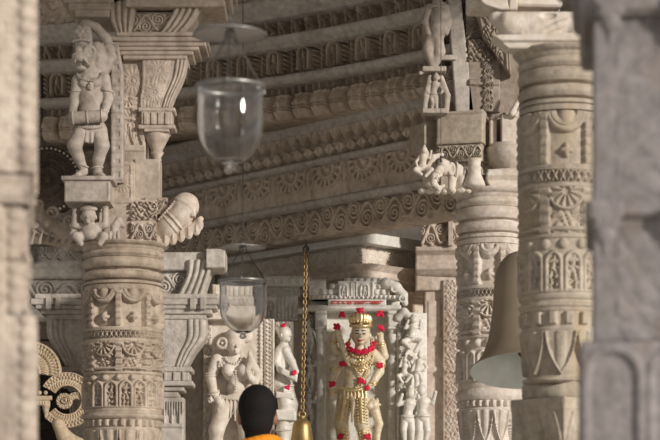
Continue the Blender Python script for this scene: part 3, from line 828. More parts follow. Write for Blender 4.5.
# right scroll bracket under the cornice
g = G()
patch(g, LC, [(143, 60), (143, 84), (141, 100), (141, 110)], [(188, 60), (184, 78), (175, 97), (170, 110)],
      mix(uribs((.80, .89, .97), .045, 2.4), uband(p_rosette, .9, 2.2, .08, .7, 24, 62)), thick=22, d=-10, smooth=True)
g.build('scroll_bracket', M['buff2'], up)
g = G()
for y0, y1, x0, x1 in ((110, 114, 139, 176), (114, 127, 142, 173), (127, 131, 139, 176), (131, 134, 145, 170)): g.bx(LC, x0, x1, y0, y1, -13, 14, 0, 1)
for k in range(4): g.bx(LC, 145+k*7, 149+k*7, 115, 127, -14.5, -12, 0, .5)
g.lathe(LC.p(157, 162, 0), [(1*LC.s, 0), (5*LC.s, 1*LC.s), (4*LC.s, 4*LC.s), (7*LC.s, 9*LC.s), (5.5*LC.s, 11*LC.s), (10*LC.s, 20*LC.s), (13*LC.s, 26*LC.s), (11*LC.s, 29*LC.s)], 20)
g.build('pendant', M['buff2'], up)
# cornice with its stepped mouldings
g = G()
prof = [(43, 50), (45, 60), (49, 62), (50, 52), (55, 48), (59, 40), (63, 36)]
for (y0, x0, x1), (y1, _, _) in zip([(37, 118, 205), (41, 110, 209), (46, 112, 207), (50, 118, 200), (54, 121, 194), (58, 124, 188)], [(41, 0, 0), (46, 0, 0), (50, 0, 0), (54, 0, 0), (58, 0, 0), (62, 0, 0)]):
    g.bx(LC, x0, x1, y0, y1, -22+(y0-37)*.4, 34, 0, 1)
g.build('cornice', M['buff2'], up)
g = G()
rect(g, LC, 134, 188, 15, 38, hband(p_vine, 1.2, 3.4, 16, 37, 134), thick=30, d=-12)
patch(g, LC, [(178, -4), (176, 12), (166, 30), (160, 38)], [(204, -4), (203, 10), (196, 24), (184, 38)], uribs((.12, .36, .6, .85), .1, 3.6), thick=34, d=-18, smooth=True)
patch(g, LC, [(110, 8), (112, 24), (120, 42)], [(140, 2), (136, 22), (132, 42)], uribs((.12, .36, .6, .85), .1, 3.2), thick=30, d=-18, smooth=True)
g.build('volute_block', M['buff2'], up)
g = G()
for y0, y1, x0, x1 in ((-14, -4, 78, 236), (-4, 5, 120, 232), (5, 13, 128, 226), (-4, 3, 62, 118), (3, 9, 66, 116), (9, 16, 72, 114), (16, 23, 78, 112)):
    g.bx(LC, x0, x1, y0, y1, -26, 40, 0, 1)
rect(g, LC, 60, 240, -60, -14, hband(p_vine, 1.2, 3, -55, -18), thick=60, d=-24)
g.build('top_moulding', M['buff2'], up)

# left and right brackets on the column head
S = Sculpt()
S.chain([(108, 4, 236), (88, 0, 232), (66, -3, 232), (50, -4, 224), (40, -4, 214), (33, -3, 206)], [10, 9, 9, 8, 7, 4], 3)
S.chain([(100, 2, 244), (70, 0, 246), (46, 0, 240), (30, 0, 228)], [6, 5, 4, 2.5], 3)
for (x, y, R) in ((54, 214, 8), (40, 206, 6.5), (70, 222, 7), (36, 226, 5), (60, 236, 6)):
    S.tor((x, -9, y), R*.62, R*.22, (0, 1, 0), 1).ell((x, -9, y), (2, 2, 2), 1)
for i in range(9): S.cap((32+i*8, -7, 244-i*.4), (36+i*8, -9, 232), 2.2, .8, 1)
S.into(g := G(), LC, .7); g.build('leaf_bracket', M['buff2'], up)
S = Sculpt()
S.chain([(134, 6, 238), (152, 0, 234), (168, -4, 228), (180, -6, 217)], [9, 11, 12.5, 12], 4)
S.chain([(180, -6, 217), (186, -6, 207)], [13, 13.5], 1).tor((186.5, -6, 206), 11.5, 2.4, (.5, 0, -.86), .6).ell((189, -6, 201.5), (8.5, 8, 5), 1.5).box((194, -10, 212), (2.2, 6, 7), 1, .6, .0)
for (x, y, R) in ((171, 226, 12.6), (175, 222, 12.9)): S.tor((x, -5, y), R, 1.2, (.75, 0, -.66), .4)
for i in range(9): S.ell((160+1.9*i, -16+.3*i, 222-2.2*i), (1.5, 1.5, 1.5), .3)
for i in range(8):          # hanging lotus fringe
    q = i/7; x = 143+54*q; y = 246-2*q-13*q*q
    S.ell((x, -14+5*q, y), (4.2, 2.4, 6.2), .6).ell((x, -16+5*q, y-1), (1.4, 1.4, 4.6), .4)
S.chain([(138, -2, 241), (170, -6, 240), (192, -6, 230), (201, -6, 220)], [5, 5, 4.5, 3], 2).ell((200, -8, 226), (4, 4, 6), 1)
for k in range(3): S.tor((143+k*6, -9, 226+k*2-(k==1)*4), 3.2, 1.1, (0, 1, 0), .5)
S.into(g := G(), LC, .7); g.build('makara_bracket', M['cream'], up)

# ------------------------------------------------------------------ disc, torana and pilasters behind the left column
LD = Loc(16.2)
disc = thing('roundel', LD.p(46, 214), 'dark round carved stone disc with a beaded rim, half hidden by the left-hand pillar', 'roundel')
def disc_mesh(L, cx, cy, R):
    nr, nt = 90, 300
    r = np.linspace(.01, 1, nr)[:, None]; th = np.linspace(0, 2*PI, nt, endpoint=False)[None]
    h = .8*bump(r-.86, .025)+.6*bump(r-.985, .02)+0*th
    for rr in (.12, .24, .37, .5, .62, .74): h = h+.6*bump(r-rr, .022)
    for r0, r1, n in ((.63, .73, 60), (.38, .49, 40), (.13, .23, 20)): h = h+np.where((r > r0) & (r < r1), .5*np.abs(np.sin(th*n/2)), 0)
    P = np.stack(np.broadcast_arrays(cx+R*r*np.sin(th), cy-R*r*np.cos(th), -2.2*h), -1)
    W = L.w(P[...,0], P[...,1], P[...,2])
    back = L.w(cx+R*np.sin(th[0]), cy-R*np.cos(th[0]), 14)[None]
    g = G(); g.grid(np.concatenate([W, back]), cv=True); g.add(back[0], np.arange(nt), False); g.add(W[0], np.arange(nt), False)
    return g
disc_mesh(LD, 47, 180, 34).build('medallion', M['disc'], disc)
S = Sculpt()
for i in range(44): S.ell((47+31.6*math.sin(i*2*PI/44), -1.5, 180-31.6*math.cos(i*2*PI/44)), (1.5, 1.5, 1.5), .1)
S.into(g := G(), LD, .5); tag_p = g.build('beaded_rim', M['pale'], disc); tag_p['label'] = 'ring of pale beads'
g = G(); g.bx(LD, 20, 70, 212, 244, 2, 20, 0, 1); g.build('mount', M['dark'], disc)

LP = Loc(14.6)
def scroll_pilaster(root, L, x0, mat, wid=1.0, flip=1):
    """tall pilaster: cornice stack, S-bracket, little capital, shaft to the floor; x0 is its outer (left) edge"""
    X = lambda a: x0+flip*a*wid
    def bxx(g, a, b, y0, y1, d0, d1): g.bx(L, min(X(a), X(b)), max(X(a), X(b)), y0, y1, d0, d1, 0, .9)
    g = G()
    for y0, y1, w in ((296, 301, 58), (301, 307, 62), (307, 311, 57), (311, 316, 52), (316, 321, 46)): bxx(g, 0, w, y0, y1, -w*.34, 30)
    for k in range(2): bxx(g, 30+k*10, 36+k*10, 300, 312, -24, -18)
    g.build('cornice', mat, root)
    g = G()
    A = [(X(0), 321), (X(0), 340), (X(-1), 356), (X(0), 368)]; B = [(X(46), 321), (X(45), 338), (X(34), 354), (X(26), 368)]
    if flip < 0: A, B = B, A
    us = (.66, .78, .9) if flip > 0 else (.34, .22, .1)
    patch(g, L, A, B, mix(uribs(us, .06, 2.6), uband(p_rosette, 1.0, .9, .1 if flip > 0 else .45, .55 if flip > 0 else .9, 22, 322)), thick=34, d=-14, smooth=True)
    g.build('scroll_bracket', mat, root)
    g = G()
    for y0, y1, w in ((368, 373, 32), (373, 382, 29), (382, 387, 33), (387, 392, 24), (392, 398, 18)): bxx(g, -1, w, y0, y1, -w*.5, 24)
    for k in range(3): bxx(g, 4+k*9, 7+k*9, 373, 382, -16.5, -13)
    g.build('small_capital', mat, root)
    g = G()
    a, b = sorted((X(0), X(23)))
    rect(g, L, a, b, 398, L.floor(), mix(hband(p_leafrow, .35, 3, 402, 424, a), raised(a, b, 424, 428, 2), raised(a, b, 437, 442, 2)), thick=30, d=-8)
    g.build('shaft', mat, root)
rp = thing('pilaster', LP.p(175, LP.floor()), 'grey pilaster with stacked cornice and S-scroll bracket just right of the left column', 'pilaster')
scroll_pilaster(rp, LP, 161, M['grey'])
g = G()
rect(g, LP, 150, 206, 272, 297, hband(p_vine, 1.3, 3, 273, 296, 150), thick=30, d=-6)
patch(g, LP, [(188, 262), (187, 278), (178, 297)], [(216, 262), (210, 278), (204, 297)], uribs((.14, .4, .66, .9), .1, 3.4), thick=34, d=-16, smooth=True)
g.build('volute_block', M['grey'], rp)
g = G(); g.bx(LP, 150, 206, 254, 272, -14, 30, 0, 1); g.bx(LP, 207, 226, 252, 271, -24, 30, .0, 1); g.build('beam_end', M['grey'], rp)
lp = thing('pilaster', LP.p(70, LP.floor()), 'dim grey pilaster with scroll bracket between the arch and the left column', 'pilaster')
scroll_pilaster(lp, Loc(15.4), 92, M['grey'], .95, -1)

LT = Loc(15.0)
tor = thing('torana_arch', LT.p(60, LT.floor()), 'honey-coloured lacework arch of scalloped lobes in front of the dark doorway at lower left', 'arch')
def arc_band(g, cx, cy, R0, R1, a0, a1, thick=7, d=0.0):
    """flat curved band of stone lace between two radii, angles clockwise from up"""
    nr = max(6, int(abs(R1-R0)*1.8)); nt = max(10, int(abs(a1-a0)*max(R0, R1)*1.8))
    r = np.linspace(R0, R1, nr)[:, None]; th = np.linspace(a0, a1, nt)[None]
    q = (r-R0)/(R1-R0); s = th*R1
    h = .9*bump(q-.06, .06)+.9*bump(q-.94, .06)
    bd = np.maximum(bump(np.hypot((np.mod(s/4, 1)-.5)*1.1, (q-.80)*4), .5), bump(np.hypot((np.mod(s/4+.5, 1)-.5)*1.1, (q-.60)*4), .5))
    lc = np.maximum(np.abs(np.sin(s*.75+np.sin(q*9)))*np.sin(PI*np.clip(q/.5, 0, 1)), 0)
    h = h+np.where(q > .5, .8*bd, .7*lc*(q > .12))
    h = np.clip(h, 0, 1)*2.6
    P = np.stack(np.broadcast_arrays(cx+r*np.sin(th), cy-r*np.cos(th), d-h), -1)
    P = np.pad(P, ((1,1),(1,1),(0,0)), mode='edge')
    P[0,:,2] = P[-1,:,2] = d+thick; P[:,0,2] = P[:,-1,2] = d+thick
    W = LT.w(P[...,0], P[...,1], P[...,2]); g.grid(W)
    g.grid(np.stack([W[0], W[-1]]))
g = G(); arc_band(g, 30, 372, 8, 31, -.5, 1.75); arc_band(g, 30, 372, 1, 8, -3, 3.2, 6, 1); g.build('crown_lobe', M['lace'], tor)
g = G(); arc_band(g, 67, 400, 14, 28, -1.05, 4.1); arc_band(g, 64, 401, 3.5, 8, 0, 2*PI, 6, 0); arc_band(g, 64, 401, .6, 3, 0, 2*PI, 6, -1); arc_band(g, 76, 404, 5, 12, -1.2, 2.6, 6, 1); g.build('side_lobe', M['lace'], tor)
S = Sculpt(); S.box((38, 0, 398), (14, 3, 2.2), .8, .6).box((42, 0, 403), (8, 3, 2.4), .8, .6).chain([(46, 0, 406), (46, 0, 411), (46, 0, 419)], [4.2, 2.6, .8], .8)
for k in range(4): S.ell((28+k*6, -3, 393), (2.2, 1.6, 2.2), .4).ell((38+k*2.6, -3, 403), (1.1, 1, 1.6), .2)
S.into(g := G(), LT, .5); g.build('pendant', M['lace'], tor)
S = Sculpt(); S.chain([(58, 0, 424), (64, 0, 436), (78, 0, 446), (88, 0, 470), (90, 0, 560), (90, 0, LT.floor()-6)], [6, 7, 8, 9, 10, 11], 3)
S.chain([(20, 0, 344), (-16, 0, 372), (-20, 0, 420), (-20, 0, LT.floor()-6)], [5, 8, 9, 10], 3); S.box((90, 0, LT.floor()-5), (16, 12, 5), 1, 1); S.box((-20, 0, LT.floor()-5), (16, 12, 5), 1, 1)
S.into(g := G(), LT, 1.2); g.build('jamb', M['lace'], tor)
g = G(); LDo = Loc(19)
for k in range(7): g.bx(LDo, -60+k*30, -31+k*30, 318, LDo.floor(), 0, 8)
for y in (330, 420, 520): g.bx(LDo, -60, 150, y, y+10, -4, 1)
tag(g.build('shade_panel_1', M['doorshade']), 'near-black planks painting the doorway shade far behind the lacework arch', 'shade_panel', kind='structure')  # added dark planks, coloured to stand for the unlit interior of the doorway

# ------------------------------------------------------------------ middle right column: bracket block, white stones, plain pier behind
bk = thing('bracket_block', LM.p(452, 192), 'square stone bracket block under the small statue, left of the column behind the bell', 'bracket')
g = G()
patch(g, LM, [(441, 114), (441, 146)], [(488, 113), (488, 146)], steps([(113, 1), (116, 1), (117, 0), (140, 0), (142, 1.5), (146, 1.5)]), thick=46, d=-14, yaw=-.25)
rect(g, LM, 441, 486, 146, 163, hband(p_vine, 1.1, 4.5, 147, 162, 441), thick=40, d=-12, yaw=-.25)
patch(g, LM, [(416, 122), (416, 150)], [(442, 114), (442, 150)], None, thick=30, d=6, yaw=.5)
g.build('block', M['front'], bk)
g = G(); g.bx(LM, 440, 483, 163, 193, -4, 40, 0, 1); g.build('core', M['front'], bk)
ws = thing('impost_stones', LM.p(505, 192), 'pale stepped stones stacked on the column behind the bell, left of the tan column', 'block')
g = G(); patch(g, LM, [(486, 174), (484, 183), (488, 192)], [(540, 170), (540, 183), (540, 192)], steps([(170, 0), (176, 4), (180, 6), (185, 2), (192, 5)]), thick=40, d=-24); g.build('moulding', M['pale'], ws)
g = G(); g.lathe(LM.p(512, 171, 0), [(16*LM.s, 0), (25*LM.s, 8*LM.s), (26*LM.s, 16*LM.s), (27*LM.s, 22*LM.s), (24*LM.s, 24*LM.s), (24*LM.s, 26*LM.s)], 8); g.build('bowl', M['pale'], ws)
g = G(); g.bx(LM, 500, 540, 118, 146, -18, 20, 0, 1); g.bx(LM, 489, 496, 122, 146, -10, 14, 0, 1); g.build('upper_stone', M['pale'], ws)
S = Sculpt(); S.cap((510, -22, 118), (522, -22, 94), 3, 1.6).cap((514, -22, 120), (524, -22, 108), 2, 1.4); S.into(g := G(), LM, .6); g.build('horn', M['pale'], ws)

LU = Loc(14.0)
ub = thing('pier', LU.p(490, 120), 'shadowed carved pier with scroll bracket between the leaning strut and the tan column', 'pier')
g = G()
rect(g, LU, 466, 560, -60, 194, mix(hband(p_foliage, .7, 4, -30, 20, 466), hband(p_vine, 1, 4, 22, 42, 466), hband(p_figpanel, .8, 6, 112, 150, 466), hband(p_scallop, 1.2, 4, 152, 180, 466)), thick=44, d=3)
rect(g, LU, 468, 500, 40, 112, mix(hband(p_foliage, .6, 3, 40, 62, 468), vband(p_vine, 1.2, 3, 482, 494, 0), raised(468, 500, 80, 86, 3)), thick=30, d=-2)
g.build('shaft', M['pier_shade'], ub)
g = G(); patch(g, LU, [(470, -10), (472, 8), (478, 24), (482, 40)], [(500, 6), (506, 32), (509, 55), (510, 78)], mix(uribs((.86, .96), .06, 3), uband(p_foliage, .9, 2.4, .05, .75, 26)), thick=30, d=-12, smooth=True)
g.build('scroll_bracket', M['pier_shade'], ub)

st = thing('strut', LM.p(458, 114), 'plain slanting stone strut rising behind the small statue at upper right', 'strut')
g = G(); patch(g, LM, [(446, -40), (449, 20), (456, 116)], [(458, -40), (463, 20), (475, 116)], None, thick=14, d=-2); g.build('bar', M['grey'], st)
g = G(); g.bx(LM, 436, 456, 56, 61, -6, 0, 0, .5); g.build('tie', M['grey'], st)

# ------------------------------------------------------------------ stones above the front right column
fs = thing('bracket', LF.p(545, 56), 'pale bracket stones with a hollowed bowl, top of the tan front column', 'bracket')
g = G()
patch(g, LF, [(490, 44), (506, 56)], [(590, 41), (588, 56)], steps([(40, 4), (49, 5), (51, 1), (57, 0)]), thick=26, d=-34); g.build('slab', M['pale'], fs)
S = Sculpt()
S.box((545, 0, 26), (46, 24, 10), 7, 3).chain([(496, -8, 20), (512, -12, 30), (536, -14, 36), (566, -12, 34)], [8, 12, 12, 10], 4)
S.ell((546, -26, 21), (9, 7, 4.5), 1, sub=True)
S.chain([(520, -22, 41), (540, -24, 38), (556, -24, 31), (566, -22, 27)], [3, 3.5, 3.5, 4], 1.5)
S.ell((570, -18, 34), (6, 7, 8), 2)
S.into(g := G(), LF, 1.0); g.build('bowl_stone', M['pale'], fs)
g = G(); g.bx(LF, 508, 516, -4, 14, -18, -6, 0, 1); g.bx(LF, 470, 560, -40, 8, -10, 40, .1, 2)
patch(g, LF, [(474, -6), (482, 8), (500, 14)], [(506, -6), (506, 6), (508, 14)], None, thick=30, d=-20, smooth=True)
g.bx(LF, 578, 612, -40, 54, -20, 40, 0, 2)
g.build('upper_stone', M['pale'], fs)
g = G(); g.bx(LF, 470, 640, -250, -38, -40, 60, .1, 2); g.build('beam', M['front'], fs)

# ------------------------------------------------------------------ plain stonework right of the shrine
LR = Loc(15.5)
rw = thing('pilaster', LR.p(445, LR.floor()), 'plain pilaster with a carved strip and square capital right of the shrine', 'pilaster')
g = G()
rect(g, LR, 425, 444, 286, LR.floor(), mix(raised(428, 441, 300, 336, 1.2), raised(426, 444, 366, 372, 1.5)), thick=40, d=6)
rect(g, LR, 443, 462, 280, LR.floor(), mix(vband(p_foliage, .9, 1.8, 446, 459), raised(443, 462, 338, 341, 2), raised(443, 462, 368, 373, 2)), thick=40, d=-2, dens=1.3)
g.build('shaft', M['cream'], rw)
g = G()
rect(g, LR, 418, 462, 248, 276, steps([(248, 12), (252, 12), (256, 6), (262, 5), (266, 9), (270, 9), (276, 2)]), thick=40, d=0, yaw=-.1)
rect(g, LR, 416, 462, 268, 290, steps([(268, 2), (290, 0)]), thick=40, d=2)
g.build('capital', M['cream'], rw)
g = G(); rect(g, LR, 423, 462, 222, 249, hband(p_vine, .8, 4, 223, 248, 423), thick=40, d=-8, yaw=-.12); g.bx(LR, 447, 452, 205, 248, -18, -6); g.build('scroll_block', M['cream'], rw)
g = G(); g.bx(LR, 420, 462, 206, 223, -12, 30, -.12, 1); g.bx(LR, 414, 462, 196, 207, -16, 30, -.12, 1); g.build('top_block', M['grey'], rw)
# ------------------------------------------------------------------ carved figures
def face(S, c, r, look=0.0, tilt=0.0, k=.6):
    """nose, brows, eyes, lips, ears and chin on a head of radius r centred at c (faces the viewer, turned by look)"""
    x, d, y = c; sl, cl = math.sin(look), math.cos(look)
    def P(a, b, f): return (x+(a*cl+f*sl)*r+b*r*math.sin(tilt), d-(f*cl-a*sl)*r, y+b*r*math.cos(tilt)-a*r*math.sin(tilt))
    S.cap(P(0, -.12, .86), P(0, .18, 1.06), .07*r, .15*r, k*.4)
    for a in (-.36, .36):
        S.cap(P(a*.45, -.2, .88), P(a*1.45, -.2, .76), .08*r, .05*r, .3)
        S.ell(P(a, -.03, .82), (.17*r, .12*r, .09*r), .2)
        S.ell(P(a*2.75, .1, .0), (.12*r, .2*r, .3*r), .3)
    S.cap(P(-.22, .48, .80), P(.22, .48, .80), .065*r, None, .25); S.cap(P(-.16, .60, .79), P(.16, .60, .79), .075*r, None, .25)
    S.ell(P(0, .82, .62), (.3*r, .28*r, .22*r), .8)
def beads(S, pts, r, step=1.0):
    P = np.array(pts, float); L = np.linalg.norm(np.diff(P, axis=0), axis=1); n = max(2, int(L.sum()/(r*1.9*step)))
    t = np.concatenate([[0], np.cumsum(L)])/L.sum()
    for q in np.linspace(0, 1, n): S.ell(tuple(np.interp(q, t, P[:, i]) for i in range(3)), (r, r, r), .15)
def hand(S, p, u, v, L, r, curl=.3, thumb=1):
    """palm at p, fingers along u spread along v, all in (x, d, y)"""
    p = np.array(p, float); u = np.array(u, float)/np.linalg.norm(u); v = np.array(v, float)/np.linalg.norm(v); w = np.cross(u, v)
    S.cap(p, p+u*L*.45, r*1.5, r*1.7, .8)
    for i, (o, l) in enumerate(((-1.35, .82), (-.45, 1.0), (.45, .95), (1.35, .74))):
        a = p+u*L*.42+v*o*r; b = a+u*L*.36*l; c = b+(u*(1-curl)+w*curl)*L*.3*l
        S.chain([a, b, c], [r*.52, r*.48, r*.36], .25)
    a = p+u*L*.1+v*thumb*r*1.6; S.chain([a, a+u*L*.22+v*thumb*r*.9, a+u*L*.42+v*thumb*r*.8], [r*.6, r*.52, r*.4], .3)

def piece(name, L, mat, root, fn, vox=.45):
    S = Sculpt(); fn(S); S.into(g := G(), L, vox); return g.build(name, mat, root)
# --- gilded four-armed deity in its niche
LI = Loc(15.15)
dei = thing('deity_statue', LI.p(354, 462), 'four-armed marble deity with gilding, smiling face and red garlands in the central niche', 'statue')
S = Sculpt()
S.ell((360.5, -3, 334), (9.6, 9, 12), 1); face(S, (360.5, -3, 335.5), 10, .04)
S.cap((360, -1, 344), (360, 0, 353), 5, 6, 1)
S.ell((360, 1, 359), (17, 8, 9.5), 3).ell((357.5, 0, 371), (13.5, 7.5, 10), 3).ell((355, 0, 383), (11.5, 7, 9), 3).ell((353, 0, 393), (14, 8, 8.5), 3)
S.ell((353, -6, 362), (6, 3.5, 5), 2).ell((367, -6, 361), (6, 3.5, 5), 2)
S.chain([(345.5, -1, 397), (341, -4, 422), (343, -2, 434), (345, 0, 456)], [8.6, 7, 6.6, 4.4], 2)
S.chain([(360, -1, 397), (361.5, -5, 424), (365, -2, 436), (367, 0, 456)], [8.6, 7, 6.6, 4.4], 2)
S.cap((345, 0, 457), (341, -8, 460), 3.6, 3).cap((367, 0, 457), (372, -8, 460), 3.6, 3)
S.chain([(347, 0, 355), (337, -1, 366), (332, -3, 379)], [6, 5.2, 4.5], 1.5).chain([(332, -3, 379), (332, -6, 388), (332.5, -8, 394)], [4.4, 3.7, 3], 1)
hand(S, (332.5, -8, 394), (.15, -.2, 1), (1, .2, 0), 8, 1.7, .3)
S.chain([(346, 2, 353), (336, 1, 352), (333, -3, 343), (334, -4, 337)], [5.2, 4.6, 4, 3.2], 1)
hand(S, (334, -4, 338), (.1, -.2, -1), (1, 0, 0), 7, 1.6, .5)
S.chain([(373, 0, 354), (380, -1, 363), (379.5, -3, 372), (374, -7, 381), (370, -8, 386)], [6, 5.2, 4.5, 3.7, 3], 1.3)
hand(S, (371, -8, 384), (-.5, -.3, .8), (.8, 0, .5), 7, 1.6, .5)
S.chain([(374, 2, 352), (384, 1, 356), (382, -3, 346), (380.5, -4, 340)], [5.2, 4.6, 4, 3.2], 1)
hand(S, (380.5, -4, 341), (-.05, -.1, -1), (1, 0, 0), 8.5, 1.8, .1, -1)
S.into(G_ := G(), LI, .5); body = G_.build('body', M['deity'], dei)
S = Sculpt()     # crown
S.tor((360.5, -3, 326), 9.8, 1.8, (0, .14, 1), .4)
for i in range(11):
    t = -1.75+3.5*i/10; h = 6.5+2.5*math.cos(t)
    S.ell((360.5+9.6*math.sin(t), -3-9.2*math.cos(t), 322.5-h*.35), (2.5, 1.8, h*.62), .6).ell((360.5+9.9*math.sin(t), -3-10.4*math.cos(t), 323), (1.1, 1, 1.6), .3)
S.ell((360.5, -2, 321), (8.5, 8, 6.5), 1).ell((360.5, -12, 326), (2, 1.4, 2.2), .4)
S.into(g := G(), LI, .45); g.build('crown', M['gold'], dei)
for R, y in ((10, 351), (13, 356)):
    piece('necklace', LI, M['gold'], dei, lambda S: [beads(S, [(360+R*math.sin(t), -5-R*.5*math.cos(t)-1.2, y+R*.75*math.cos(t)) for t in np.linspace(-1.5, 1.5, 14)], 1.35)])
piece('beaded_sash', LI, M['gold'], dei, lambda S: [beads(S, [(349, -8, 358), (354, -9.5, 368), (362, -9, 380), (365, -9, 392)], 1.25)])
piece('beaded_sash', LI, M['gold'], dei, lambda S: [beads(S, [(372, -8, 360), (367, -9.2, 374), (358, -9, 386), (348, -9, 394)], 1.15)])
piece('chest_ornament', LI, M['gold'], dei, lambda S: [S.ell((361, -9.6, 366), (4, 1.6, 4.4), .6)]+[S.ell((361+5*math.cos(q), -8.9, 366+5.4*math.sin(q)), (1.5, 1.1, 1.5), .5) for q in np.linspace(0, 6.28, 11)])
piece('girdle', LI, M['gold'], dei, lambda S: [S.ell((340+i*1.75, -8.2-1.6*math.sin(i/15*PI), 388+3*math.sin(i/15*PI)), (1.4, 1.5, 2.0), .4) for i in range(16)]+[S.cap((344+i*3.6, -9, 392), (343.6+i*3.7, -10, 399+2*(i % 2)), 1.0, .7, .3) for i in range(7)])
for (ax, ay, bx, by, d0) in ((345, 399, 341, 421, -11.6), (341.5, 424, 344.5, 450, -10), (360.5, 399, 361.5, 423, -12.4), (362, 426, 366, 450, -10)):
    piece('leg_ornament', LI, M['gold'], dei, lambda S: [S.ell((ax+(bx-ax)*q+o, d0+abs(o)*.28, ay+(by-ay)*q+abs(o)*.3), (r, 1.0, r*.8), .25) for q in np.linspace(0, 1, 9) for o, r in ((0, 2.1), (-3.6, 1.3), (3.6, 1.3), (-6, 1.0), (6, 1.0))])
for c, R in (((332.3, -7, 391), 4.0), ((333.6, -3.8, 340.5), 3.8), ((372.5, -7.4, 383), 3.9), ((380.8, -4, 343.5), 3.9), ((335.5, -1.4, 367.5), 5.6), ((380, -1.6, 364.5), 5.4)):
    piece('bangle', LI, M['gold'], dei, lambda S: [S.tor(c, R, 1.0, (.1, .3, 1), .3), S.tor((c[0], c[1], c[2]+2.2), R, .7, (.1, .3, 1), .3)])
for x in (349.5, 371.5): piece('earring', LI, M['gold'], dei, lambda S: [S.tor((x, -3, 342), 2.6, 1.0, (1, .3, 0), .2), S.ell((x, -3, 346), (1.3, 1.3, 1.8), .4)])
piece('loincloth_fold', LI, M['pgold'], dei, lambda S: [S.chain([(351, -7, 396), (353, -11, 404), (352, -11, 422)], [2.6, 2.2, 1.2], .6)])
for sg in (-1, 1):
    piece('eye', LI, M['black'], dei, lambda S: [S.cap((360.5+sg*2.6, -11.9, 335), (360.5+sg*4.9, -11.1, 334.6), .85, .6, .2)], .25)
    piece('eyebrow', LI, M['black'], dei, lambda S: [S.cap((360.5+sg*1.6, -12.6, 331.6), (360.5+sg*5.4, -10.9, 331.9), .5, .35, .2)], .25)
piece('mouth', LI, M['redpaint'], dei, lambda S: [S.chain([(357.2, -10.9, 340.6), (360.5, -12.1, 342), (363.8, -10.9, 340.6)], [.45, .7, .45], .2)], .25)
S = Sculpt()     # mace
S.chain([(337.5, -7, 332), (342, -9, 346), (347, -9, 362), (349, -9, 366)], [3.0, 2.9, 2.5, 1.6], .5)
for q in np.linspace(0, 1, 8): S.tor((338+10*q, -7.4-1.6*q, 334+28*q), 3.1-.4*q, .6, (.35, -.06, .93), .2)
S.into(g := G(), LI, .45); g.build('mace', M['pgold'], dei)
random.seed(4)
def petals(S, c, n, R, r=1.3):
    for i in range(n):
        S.ell((c[0]+random.uniform(-R, R), c[1]+random.uniform(-.6, .6), c[2]+random.uniform(-R*.8, R*.8)), (r*random.uniform(.7, 1.2), r*.7, r*random.uniform(.7, 1.2)), .3)
S = Sculpt()
for t in np.linspace(-1.45, 1.45, 17):
    petals(S, (360.5+13*math.sin(t), -9-2.2*math.cos(t), 343+10*math.cos(t)), 6, 2.2, 1.3)
petals(S, (349, -8, 350), 6, 2.4); petals(S, (372, -8, 348), 6, 2.2)
S.into(g := G(), LI, .45); g.build('garland', M['red'], dei)
for c, n, R in (((342, -5, 315), 9, 2.4), ((360, -10, 312), 11, 2.8), ((380, -5, 314), 9, 2.6), ((337, -9, 328), 9, 2.6), ((380.5, -9, 329), 9, 2.4), ((343, -10, 365), 10, 2.6), ((332.5, -9.6, 385), 8, 2.2),
                ((379, -8, 366), 10, 2.6), ((361, -10, 381), 10, 2.8), ((367, -11, 389), 8, 2.0), ((341, -11, 437), 9, 2.6), ((367, -11, 437), 9, 2.6)):
    S = Sculpt(); S.ell(c, (2.6, 1.4, 2.4), .4); petals(S, c, n+5, R*1.15, 1.5); S.into(g := G(), LI, .45); g.build('red_flower', M['red'], dei)
S = Sculpt()     # beast at the side
S.ell((373, -2, 405), (6.5, 6, 5.5), 1.5).ell((369, -6, 407), (3.5, 4, 3), 1).chain([(375, 0, 410), (379, -2, 424), (377, -3, 437), (378, -3, 456)], [5, 4, 3, 2.8], 1.5).cap((377, -3, 457), (372, -8, 459), 2.4, 2)
for a in (-1, 1): S.ell((373+a*4, -1, 400), (1.6, 1.5, 2.2), .5).ell((372.5+a*2.3, -7.4, 403.5), (1.1, .8, .9), .2)
for i in range(9):
    t = i/8*2*PI; S.ell((373+6.5*math.cos(t), -3, 405+5.6*math.sin(t)), (1.5, 1.5, 1.5), .4)
S.into(g := G(), LI, .5); g.build('side_beast', M['deity'], dei)

# --- the shrine that frames it
shr = thing('shrine_niche', Loc(15.3).p(356, Loc(15.3).floor()), 'white marble niche framing the deity, with pilasters, stepped roof and red-lettered lintel', 'shrine')
LB = Loc(15.3)
g = G(); rect(g, LB, 310, 400, 300, 470, None, thick=12, d=10); g.build('back_panel', M['idolstone'], shr)
def pil(g, x0, x1):
    rect(g, LB, x0, x1, 311, 330, mix(raised(x0, x1, 311, 315, 2), raised(x0+1, x1-1, 317, 327, 1.4), raised(x0, x1, 328, 330, 1.5)), thick=16, d=-6)
    g.lathe(LB.p((x0+x1)/2, 470, 0), [((x1-x0)*.5*k*LB.s, (470-y)*LB.s) for y, k in ((470, 1), (440, 1), (438, .85), (424, .85), (421, 1), (418, .85), (398, .85), (396, 1), (392, 1), (390, .8), (366, .8), (364, 1), (361, 1), (360, .8), (342, .78), (340, 1.05), (336, 1.05), (334, .85), (330, .95))], 16)
for x0, x1 in ((315, 327), (387, 398)):
    pil(g := G(), x0, x1); g.build('pilaster', M['shrine'], shr)
g = G(); rect(g, LB, 308, 401, 306, 312, steps([(306, 0), (309, 2), (312, 0)]), thick=18, d=-8); rect(g, LB, 328, 386, 300.5, 307, None, thick=8, d=-10)
lint = g.build('lintel', M['shrine'], shr)
